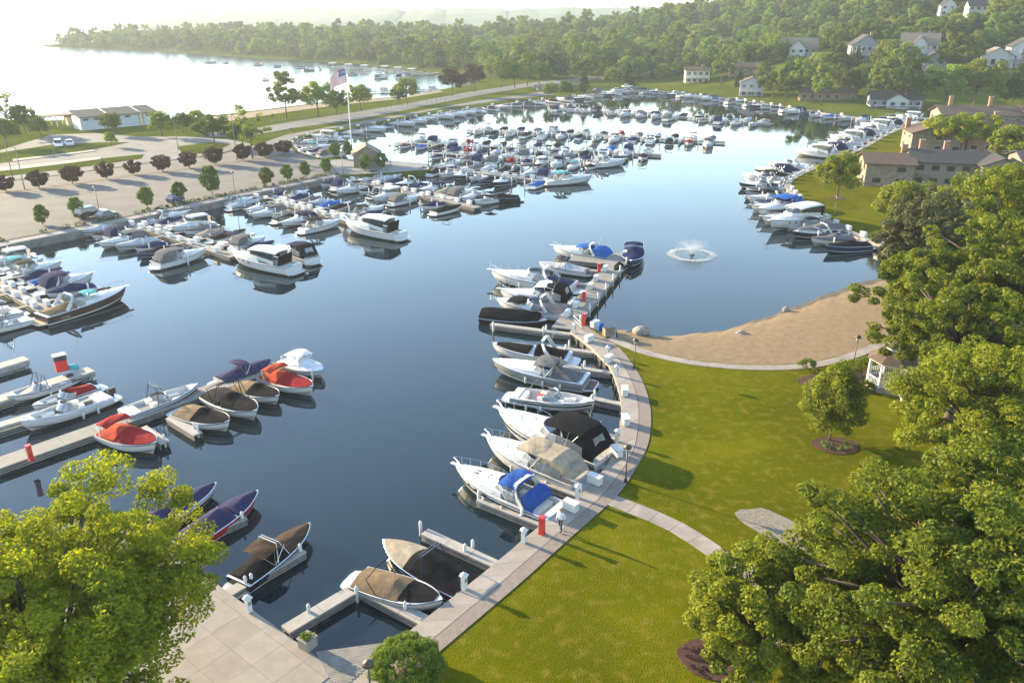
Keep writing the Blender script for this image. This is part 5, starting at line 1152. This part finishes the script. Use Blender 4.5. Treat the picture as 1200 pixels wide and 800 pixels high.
# gazebo
gz = G(1042, 452, LZ); gb = tag(empty('gazebo', gz, R(15)), 'white open gazebo with grey two-tier roof under the oak', 'gazebo')
Rg = 2.0; N8 = [(Rg * math.cos(R(45 * i + 22.5)), Rg * math.sin(R(45 * i + 22.5))) for i in range(8)]
MB().prism([(x * 1.08, y * 1.08) for x, y in N8], 0, .35).build('floor', M_wood, gb)
for i, (x, y) in enumerate(N8):
    MB().box((x, y, 1.5), (.14, .14, 2.5)).build('post', M_whitepaint, gb)
    x2, y2 = N8[(i + 1) % 8]
    if i not in (5,):
        ra = MB().bar((x, y, 1.15), (x2, y2, 1.15), .07, .08).bar((x, y, .5), (x2, y2, .5), .06, .06)
        for k in range(1, 8): t = k / 8; ra.bar((x + (x2 - x) * t, y + (y2 - y) * t, .5), (x + (x2 - x) * t, y + (y2 - y) * t, 1.15), .03, .03)
        ra.build('railing', M_whitepaint, gb)
    MB().bar((x, y, 2.65), (x2, y2, 2.65), .10, .22).build('fascia', M_whitepaint, gb)
    f = MB().add([(x * 1.15, y * 1.15, 2.72), (x2 * 1.15, y2 * 1.15, 2.72), (x2 * .38, y2 * .38, 3.6), (x * .38, y * .38, 3.6)], [(0, 1, 2, 3)]); f.build('roof_panel', M_roofb, gb)
    MB().add([(x * .45, y * .45, 3.78), (x2 * .45, y2 * .45, 3.78), (0, 0, 4.35)], [(0, 1, 2)]).build('cupola_panel', M_roofd, gb)
    MB().bar((x * .42, y * .42, 3.69), (x2 * .42, y2 * .42, 3.69), .05, .18).build('cupola_band', M_whitepaint, gb)
MB().bar((N8[5][0] * 1.1, N8[5][1] * 1.1, .9), (N8[5][0] * 1.75, N8[5][1] * 1.75, .35), .06, .5).build('stair_rail', M_whitepaint, gb)

# ================================================================= STREET FURNITURE AND SMALL THINGS
def lamp(px, label, z=LZ, h=2.9, s=1.0, group='lamp posts'):
    o = tag(empty('lamp_post', G(*px, z)), label, 'lamp post', group)
    MB().lathe([(.14, 0), (.14, .12), (.07, .35), (.05, .5), (.045, h - .35)], n=8).build('pole', M_black, o, True)
    hd = MB().lathe([(.05, h - .38), (.14, h - .33), (.2, h - .12)], n=8).build('lamp_glass', mat('lamp_glass', (.45, .40, .33), .2, .05), o, True)
    MB().lathe([(.30, h - .13), (.27, h), (.12, h + .12), (.02, h + .16)], n=10).build('lamp_hood', mat('bronze_hood', (.06, .042, .03), .5, .2), o, True); return o
lamp((733, 564), 'dark lamp post at the lawn path junction'); lamp((743, 431), 'dark lamp post at the bend below the beach path'); lamp((1000, 427), 'dark lamp post beside the beach path and shrubs'); lamp((436, 830), 'dark lamp post beside the round bush', h=2.9)
lamp((978, 252), 'dark lamp post on the east lawn', h=3.2)
for q, lb in (((117, 251), 'black lamp post behind the dark SUV'), ((276, 231), 'black lamp post by the waterfront walk near the second pier'), ((402, 204), 'black lamp post at the end of the waterfront walk'), ((458, 195), 'black lamp post on the gatehouse pier'), ((342, 172), 'black lamp post where the causeway quay begins')):
    lamp(q, lb, PZ, 4.5)
for q, lb, h in (((15, 208), 'tall thin light pole left of the upper lot', 7), ((29, 222), 'tall thin light pole beside the purple row', 9), ((64, 184), 'thin light pole on the grass island', 7), ((209, 176), 'thin light pole by the road bend', 6), ((278, 188), 'thin grey light pole beside the sparse tree', 10)):
    o = tag(empty('light_pole', G(*q, PZ)), lb, 'light pole'); MB().lathe([(.11, 0), (.06, h)], n=6).build('pole', M_conc2, o, True); MB().box((.3, 0, h), (.8, .25, .12)).build('lamp_head', M_black, o)
def ped(px, label, z=LZ):
    o = tag(empty('power_pedestal', G(*px, z), R(-35)), label, 'power pedestal', 'white power pedestals'); MB().box((0, 0, .45), (.28, .28, .9)).build('post', M_whitepaint, o)
    MB().box((0, 0, .93), (.42, .42, .08)).lathe([(.26, .97), (.02, 1.14)], n=4).build('cap', M_whitepaint, o); MB().box((.15, 0, .62), (.03, .18, .22)).build('socket_panel', M_conc2, o)
for q, lb in (((544, 689), 'white power pedestal at the navy boat slip'), ((614, 635), 'white power pedestal left of the red pump'), ((677, 583), 'white power pedestal beside the lawn path'), ((723, 517), 'white power pedestal next to the white dock box'), ((292, 716), 'white power pedestal at the corner of the plaza'), ((722, 440), 'white power pedestal on the upper promenade bend'), ((712, 417), 'tall white pedestal near the pier root'), ((673, 390), 'white post at the pier root')): ped(q, lb)
for q, rz, lb in (((669, 597), -40, 'white dock box behind the walking person'), ((697, 566), -40, 'white dock box beside the beige topped cruiser'), ((722, 533), -60, 'white dock box beside the black topped cruiser'), ((733, 496), -85, 'white dock box on the promenade below the open bowrider'), ((732, 462), 85, 'white dock box at the head of the open bowrider'), ((713, 424), 55, 'white dock box at the upper promenade bend'), ((690, 400), 45, 'white dock box near the blue bin'), ((697, 383), 45, 'white dock box right of the red cabinet')):
    dock_box(G(*q, LZ + .01), R(rz), lb, 'white dock boxes on the promenade')
for f, sg in ((.12, .5), (.22, .4), (.34, .6), (.45, .5), (.56, .6), (.7, .5), (.96, -.3)):
    p_ = pa.lerp(pb, f) + sdv * sg * 1.2; dock_box((p_.x, p_.y, .85), math.atan2(pdv.y, pdv.x), 'white dock box, %s from the promenade on the wide pier' % ORD[int(f * 8.3) - (f > .1)], 'white dock boxes on the pier')
for q, lb in (((635, 625), 'red post-shaped fire cabinet on the promenade beside the cruiser'), ((684, 381), 'red fire cabinet at the root of the pier'), ((37, 539), 'red fire cabinet on the dock at the left edge')):
    o = tag(empty('fire_cabinet', G(*q, LZ), R(-35)), lb, 'fire cabinet', 'red fire cabinets'); MB().box((0, 0, .62), (.32, .30, 1.2)).build('cabinet', M_red, o); MB().box((0, 0, 1.26), (.40, .38, .08)).build('cap', M_red, o); MB().box((0, 0, .04), (.40, .38, .08)).build('foot', M_red, o); MB().box((.165, 0, .85), (.02, .2, .4)).build('door_panel', mat('red_door', (.5, .06, .05), .4), o)
for f, q in ((0, (684, 352)), (1, (702, 318))):
    o = tag(empty('fire_cabinet', G(*q, .85)), 'red fire cabinet %s on the wide pier' % ('nearer the promenade' if not f else 'near the far end'), 'fire cabinet', 'red fire cabinets'); MB().box((0, 0, .5), (.4, .36, 1.0)).build('cabinet', M_red, o); MB().box((0, 0, 1.03), (.46, .42, .06)).build('cap', M_red, o)
o = tag(empty('litter_bin', G(704, 388, LZ)), 'blue bin beside the stone counter', 'bin'); MB().lathe([(.26, 0), (.32, .8), (.30, .86), (.05, .92)], n=10).build('body', CV['blue'], o, True)
o = tag(empty('stone_counter', G(713, 393, LZ), R(20)), 'pale stone counter with a dark top at the pier root', 'counter'); MB().box((0, 0, .45), (1.1, .7, .9)).build('body', M_stone, o); MB().box((0, 0, .93), (1.2, .8, .06)).build('top', M_black, o)
# planter on the plaza
o = tag(empty('planter', G(361, 757, LZ), R(-33)), 'square stone planter with flowers on the plaza edge', 'planter'); MB().box((0, 0, .3), (.72, .72, .6)).build('pot', M_conc, o); MB().box((0, 0, .62), (.8, .8, .06)).build('rim', M_conc, o)
link('flowers', leaf_mesh('flowers', np.array([(random.uniform(-.25, .25), random.uniform(-.25, .25), .78) for _ in range(16)]), np.full(16, .14), 30, .09, LF_bush, 5), None, o)
# ramps with hand rails between the beige and blue cruisers
for q, q2, lb in (((657, 568), (681, 578), 'white hand rail on the dock by the beige topped cruiser'), ((684, 534), (702, 541), 'white hand rail on the dock by the black topped cruiser'), ((672, 377), (681, 387), 'white hand rail at the pier root')):
    a, b = G(*q, .62), G(*q2, .62); o = tag(empty('hand_rail'), lb, 'hand rail'); u = Vector((0, 0, .75))
    MB().tube([a + u, b + u], .025, 5).tube([a, a + u], .025, 5).tube([b, b + u], .025, 5).tube([a + u * .5, b + u * .5], .018, 5).build('tubes', M_whitepaint, o)
# boulders
def rock(px, rx, ry, rz_, label, z, seed):
    r = np.random.default_rng(seed); bm = bmesh.new(); bmesh.ops.create_icosphere(bm, subdivisions=3, radius=1); ph = r.uniform(0, 6, 9)
    for v in bm.verts:
        c = v.co; k = 1 + .13 * math.sin(2.1 * c.x + ph[0]) + .12 * math.sin(2.7 * c.y + ph[1]) * math.cos(2 * c.z + ph[2]) + .06 * math.sin(6 * c.x + ph[3]) * math.sin(5 * c.z + ph[4]) + .03 * math.sin(11 * c.y + ph[5])
        v.co = Vector((c.x * rx * k, c.y * ry * k, c.z * rz_ * k))
    me = bpy.data.meshes.new('boulder'); bm.to_mesh(me); bm.free()
    o = link('boulder', me, mat('boulder_stone', (.22, .19, .165), .9, .35, 3, bump=.5)); o.location = G(*px, z) + Vector((0, 0, rz_ * .55)); tag(o, label, 'boulder', 'boulders on the beach')
rock((753, 392), 1.0, .8, .62, 'large pale boulder at the top of the beach by the pier', .35, 1); rock((868, 394), .62, .45, .38, 'grey boulder at the water edge in mid beach', .15, 2); rock((920, 365), .42, .36, .36, 'small white boulder at the water edge farther along', .12, 3); rock((733, 390), .3, .25, .2, 'small dark stone left of the large boulder', .25, 4)
# fountain
ft = tag(empty('fountain', G(811, 299, 0)), 'white water fountain spraying in the lagoon', 'fountain')
M_spray = mat('spray', (.6, .62, .63), .6, .02, 3)
r = np.random.default_rng(8); mb = MB()
def drop(c, s_): mb.add([(c[0] + s_, c[1], c[2]), (c[0], c[1] + s_, c[2]), (c[0] - s_, c[1], c[2]), (c[0], c[1] - s_, c[2]), (c[0], c[1], c[2] + s_ * 1.5), (c[0], c[1], c[2] - s_ * 1.5)], [(0, 1, 4), (1, 2, 4), (2, 3, 4), (3, 0, 4), (1, 0, 5), (2, 1, 5), (3, 2, 5), (0, 3, 5)])
for i in range(90):
    az_ = r.uniform(0, 6.28); v = r.uniform(.45, 1.1); R_ = 2.9 * v; Hh = 1.6 * v
    for k in range(80):
        t = r.random(); j = r.normal(size=3) * (.03 + .28 * t); drop((math.cos(az_) * R_ * t + j[0], math.sin(az_) * R_ * t + j[1], max(.03, 4 * Hh * t * (1 - t) * (1.0) + .15 * (1 - t) + j[2])), .009 + .012 * r.random() * (1.3 - t))
sp_ = mb.build('spray', M_spray, ft); sp_['kind'] = 'stuff'
mb = MB()
for i in range(1700):
    a_ = r.uniform(0, 6.28); q = 3.0 + r.normal() * .26; drop((math.cos(a_) * q, math.sin(a_) * q, .02 + abs(r.normal()) * .07), .02 + .03 * r.random())
fr_ = mb.build('foam_ring', M_spray, ft); fr_['kind'] = 'stuff'
MB().lathe([(.4, -.1), (.45, .05), (.2, .12), (.08, .3)], n=10).build('nozzle', M_black, ft)
# flagpole and flag
f0 = G(413, 183, PZ); fp = tag(empty('flagpole', f0), 'tall white flagpole beside the gatehouse', 'flagpole'); HPOLE = 19.5
MB().lathe([(.16, 0), (.14, 4), (.07, HPOLE)], n=8).build('pole', M_whitepaint, fp, True); MB().lathe([(.02, HPOLE), (.14, HPOLE + .12), (.02, HPOLE + .26)], n=8).build('finial', M_steel, fp, True)
M_fw = mat('flag_white', (.72, .70, .68), .8, .03); M_fr = mat('flag_red', (.42, .03, .04), .8, .05); M_fb = mat('flag_blue', (.02, .035, .13), .8, .05)
fv = []; ff = []; fmid = []; FW, FH = 4.6, 2.9; NX = 24
for j in range(14):
    for i in range(NX + 1):
        u = i / NX; x = -u * FW * .80; z = -j / 13 * FH - u * u * 2.1 + .10 * math.sin(7 * u + .2 * j); y = .42 * math.sin(8 * u + .12 * j) * (.3 + u)
        fv.append((f0.x - .1 + x, f0.y + y - u * .6, f0.z + HPOLE - .2 + z))
for j in range(13):
    for i in range(NX):
        k = j * (NX + 1) + i; ff.append((k, k + 1, k + NX + 2, k + NX + 1)); fmid.append(2 if (j < 7 and i < NX * .4) else (1 if j % 2 == 0 else 0))
me = bpy.data.meshes.new('flag'); me.from_pydata(fv, [], ff)
for m in (M_fw, M_fr, M_fb): me.materials.append(m)
me.polygons.foreach_set('material_index', fmid); me.update(); fl = tag(link('flag', me), 'red and white striped flag with blue canton flying from the pole', 'flag')
stv = MB(); 
for a_ in range(5):
    for b_ in range(6):
        k = int((a_ + .7) / 5.2 * 7) * (NX + 1) + int((b_ + .7) / 6.2 * NX * .4); p = Vector(fv[k])
        for dy in (-.03, .03): stv.add([p + Vector((-.09, dy, -.08)), p + Vector((.09, dy, -.08)), p + Vector((0, dy, .10))], [(0, 1, 2)])
stv.build('stars', M_fw, fl)
# cars
CARC = {'black': gel('car_black', (.02, .021, .024)), 'white': gel('car_white', (.7, .7, .7)), 'grey': gel('car_grey', (.12, .125, .13)), 'dkblue': gel('car_blue', (.03, .05, .09)), 'silver': gel('car_silver', (.4, .41, .42))}
def car(px, rz, col, label, suv=False, L=4.6, z=PZ):
    o = tag(empty('parked_car', G(*px, z), rz), label, 'car', 'parked cars'); Hc = 1.75 if suv else 1.42; w = .92
    pf = [(-.5, .45), (-.5, .85), (-.44, .98), (.2, 1.0), (.42, .92), (.5, .7), (.5, .42), (.46, .32), (-.47, .32)]
    bd = MB(); n_ = len(pf); bd.add([(x * L, -w, zz) for x, zz in pf] + [(x * L, w, zz) for x, zz in pf], [tuple(range(n_))[::-1], tuple(range(n_, 2 * n_))] + [((i + 1) % n_, i, n_ + i, n_ + (i + 1) % n_) for i in range(n_)][::1]); body = bd.build('body', CARC[col], o)
    x0, x1, x2, x3 = (-.47, -.42, .08, .24) if suv else (-.42, -.26, .04, .24)
    cbn = MB(); lo = [(x0 * L, .86), (x3 * L, .86)]; hi = [(x1 * L, .70), (x2 * L, .70)]
    cbn.add([(lo[0][0], -.86, .97), (lo[1][0], -.86, .97), (lo[1][0], .86, .97), (lo[0][0], .86, .97), (hi[0][0], -.7, Hc), (hi[1][0], -.7, Hc), (hi[1][0], .7, Hc), (hi[0][0], .7, Hc)], [(0, 1, 5, 4), (1, 2, 6, 5), (2, 3, 7, 6), (3, 0, 4, 7)]).build('windows', M_glass, body)
    MB().box(((hi[0][0] + hi[1][0]) / 2, 0, Hc + .02), (hi[1][0] - hi[0][0] + .05, 1.46, .08)).build('roof', CARC[col], body)
    for x in (-.3, .31):
        for y in (-.88, .88):
            t = MB().lathe([(.34, -.11), (.34, .11)], n=12); t.v = [(x * L + a, y + c, .34 + b) for a, b, c in t.v]; wh = t.build('wheel', M_rubber, o)
            t = MB().lathe([(.2, -.12), (.2, .12)], n=8); t.v = [(x * L + a, y + c, .34 + b) for a, b, c in t.v]; t.build('rim', M_steel, wh)
    for y in (-.65, .65): MB().box((L * .497, y, .72), (.06, .35, .14)).build('headlight', M_siding, o); MB().box((-L * .497, y, .78), (.06, .3, .14)).build('tail_light', M_red, o)
wa = math.atan2(wd.y, wd.x)
car((107, 254), wa + .1, 'black', 'dark SUV parked beside the planting bed', True, 4.9); car((126, 256), wa, 'grey', 'small dark grey vehicle parked behind the SUV', False, 3.0)
car((69, 172), R(-60), 'white', 'left of two white cars in the upper lot', True); car((82, 171), R(-60), 'silver', 'right of two pale cars in the upper lot')
car((206, 237), wa, 'dkblue', 'small dark car beside the planting bed further along', False, 2.6)
for i, (q, c_, lb) in enumerate((((701, 107.5), 'dkblue', 'dark blue car by the boat ramp'), ((724, 107), 'silver', 'silver car by the boat ramp'), ((735, 103), 'white', 'white car on the ramp road'), ((748, 106), 'black', 'black car at the ramp end'))): car(q, R(20), c_, lb, z=1.3)
# fence posts along the causeway grass
fe = tag(empty('post_fence'), 'low wooden post and rail fence along the causeway grass', 'fence'); fpts = resample(GG([(318, 145), (360, 139.5), (420, 133), (480, 124.5), (540, 115), (590, 107)], PZ), 3.0)
for a, b in zip(fpts, fpts[1:]): MB().box((a.x, a.y, PZ + .55), (.14, .14, 1.1)).build('post', M_wood, fe); MB().bar(a + Vector((0, 0, .8)), b + Vector((0, 0, .8)), .06, .1).build('rail', M_wood, fe)
# boats and docks on the lake
for i, (q, h_) in enumerate([((247, 74), 0), ((265, 74.5), .5), ((302, 77), 1), ((325, 79), .3), ((354, 80.5), 0), ((310, 94.5), .8), ((362, 83.5), .2), ((373, 82), .7), ((413, 88.5), .2), ((445, 89), 1), ((447, 92.5), .1), ((470, 92), .4)]):
    s_ = PROTO[(i * 5) % len(PROTO)]
    if not s_[4]: continue
    o = copy_tree(s_[0]); o.location = G(*q, 0); o.rotation_euler = (0, 0, h_ * 3); o.scale = (.9,) * 3; tag(o, 'small moored boat on the lake, %s from the left' % ORD[i], 'boat', 'boats moored on the lake')
lk = tag(empty('lake_dock'), 'long white dock with posts on the lake beyond the causeway trees', 'dock'); deck_line(lk, G(428, 107, .8), G(515, 104, .8), 2.4, .8, M_dockn)
for i in range(9):
    p_ = G(430 + i * 9.5, 106.9 - i * .33, .8); pile(lk, p_, False)
    if i % 2 == 0: MB().box((p_.x, p_.y + 2, 1.2), (3.2, 2.2, 1.6)).build('boat_lift', M_siding, lk)
for i in range(13):
    q = (405 + i * 9, 76.8 + i * .7); p_ = G(*q, .8); o = tag(empty('shore_pier', p_), 'white pier with boat cover on the far shore, %s from the left' % ORD[i], 'dock', 'piers on the far lake shore'); dv = Vector((-.45, -.9, 0)) * random.uniform(14, 22)
    MB().bar((0, 0, -.1), dv + Vector((0, 0, -.1)), 1.4, .2).build('deck', M_dockn, o)
    if i % 2: MB().prism([(dv.x - 2, dv.y - 1), (dv.x + 2, dv.y - 1), (dv.x + 2, dv.y + 5), (dv.x - 2, dv.y + 5)], 2.2, 2.9).build('canopy', M_siding, o); MB().tube([(dv.x, dv.y + 2, -1), (dv.x, dv.y + 2, 2.2)], .12, 5).build('post', M_steel, o)
# channel markers in the lake
for i, q in enumerate([(40, 120), (68, 135), (77, 127), (144, 121), (204, 118), (206, 112), (298, 110)]):
    o = tag(empty('channel_marker', G(*q, 0)), 'thin marker pole standing in the lake, %s from the left' % ORD[i], 'marker', 'marker poles in the lake'); MB().lathe([(.12, -1), (.1, 2.6)], n=6).build('pole', M_wood, o); MB().box((0, 0, 2.7), (.5, .08, .5)).build('board', M_siding, o)
# walking person on the promenade
def person(px, label, heading):
    jt = {'pel': (0, 0, .93), 'spi': (.01, 0, 1.15), 'che': (.03, 0, 1.36), 'nek': (.03, 0, 1.50), 'hd1': (.05, 0, 1.60), 'hd2': (.06, 0, 1.72),
          'lh': (0, .10, .88), 'lk': (.14, .11, .50), 'la': (.10, .11, .09), 'lt': (.27, .12, .04), 'rh': (0, -.10, .88), 'rk': (.02, -.11, .50), 'ra': (-.22, -.11, .14), 'rt': (-.08, -.12, .05),
          'ls': (.02, .19, 1.40), 'le': (-.08, .25, 1.14), 'lw': (.02, .25, .90), 'lf': (.06, .24, .80), 'rs': (.02, -.19, 1.40), 're': (.04, -.25, 1.13), 'rw': (.20, -.22, .95), 'rf': (.27, -.21, .88)}
    E_ = [('pel', 'spi'), ('spi', 'che'), ('che', 'nek'), ('nek', 'hd1'), ('hd1', 'hd2'), ('pel', 'lh'), ('lh', 'lk'), ('lk', 'la'), ('la', 'lt'), ('pel', 'rh'), ('rh', 'rk'), ('rk', 'ra'), ('ra', 'rt'), ('che', 'ls'), ('ls', 'le'), ('le', 'lw'), ('lw', 'lf'), ('che', 'rs'), ('rs', 're'), ('re', 'rw'), ('rw', 'rf')]
    rad = dict(pel=.15, spi=.14, che=.15, nek=.06, hd1=.085, hd2=.08, lh=.10, lk=.062, la=.045, lt=.04, rh=.10, rk=.062, ra=.045, rt=.04, ls=.075, le=.048, lw=.034, lf=.036, rs=.075, re=.048, rw=.034, rf=.036)
    nm = list(jt); me = bpy.data.meshes.new('person'); me.from_pydata([jt[k] for k in nm], [(nm.index(a), nm.index(b)) for a, b in E_], [])
    o = bpy.data.objects.new('tmp', me); C.objects.link(o); o.modifiers.new('s', 'SKIN')
    for k, sv in zip(nm, me.skin_vertices[0].data): sv.radius = (rad[k],) * 2; sv.use_root = (k == 'pel')
    o.modifiers.new('d', 'SUBSURF').levels = 2
    dg = bpy.context.evaluated_depsgraph_get(); m2 = bpy.data.meshes.new_from_object(o.evaluated_get(dg)); bpy.data.objects.remove(o)
    ms = [mat('white_shirt', (.62, .62, .66), .9, .08), mat('dark_trousers', (.035, .035, .045), .9, .2), mat('skin', (.42, .25, .18), .6, .05), mat('dark_hair', (.03, .02, .015), .8, .2), M_rubber]
    m2.materials.clear()
    for m in ms: m2.materials.append(m)
    for p in m2.polygons:
        c = p.center; p.use_smooth = True
        if c.z > 1.49: p.material_index = 3 if (c.z > 1.68 or c.x < .03 and c.z > 1.55) else 2
        elif abs(c.y) > .17 and c.z < 1.12: p.material_index = 2 if c.z < 1.0 else 0
        elif c.z > .95: p.material_index = 0
        elif c.z < .10 or (c.x < -.12 and c.z < .16): p.material_index = 4
        else: p.material_index = 1
    o = link('person', m2); o.location = G(*px, LZ); o.rotation_euler = (0, 0, heading); tag(o, label, 'person')
    nose = MB().add([(.13, 0, 1.66), (.13, .02, 1.62), (.13, -.02, 1.62), (.165, 0, 1.625)], [(0, 1, 3), (0, 3, 2), (1, 2, 3)]).build('nose', ms[2], o)
    for y in (.09, -.09): MB().box((.055, y, 1.65), (.04, .02, .06)).build('ear', ms[2], o)
person((657, 622), 'walking person in white shirt and dark trousers on the promenade', R(235))

# ================================================================= HAZE
hz = bpy.data.materials.new('lake_haze'); hz.use_nodes = True; nt = hz.node_tree; nt.nodes.clear()
pvn = nt.nodes.new('ShaderNodeVolumePrincipled'); pvn.inputs['Color'].default_value = (.84, .93, 1.0, 1); pvn.inputs['Density'].default_value = HAZE; pvn.inputs['Anisotropy'].default_value = .25
on = nt.nodes.new('ShaderNodeOutputMaterial'); nt.links.new(pvn.outputs[0], on.inputs['Volume'])
ho = MB().prism([(-9200, -600), (9200, -600), (9200, 20200), (-9200, 20200)], -8, 150).build('haze', hz); tag(ho, 'pale morning haze over the harbour and lake', 'haze', kind='stuff')
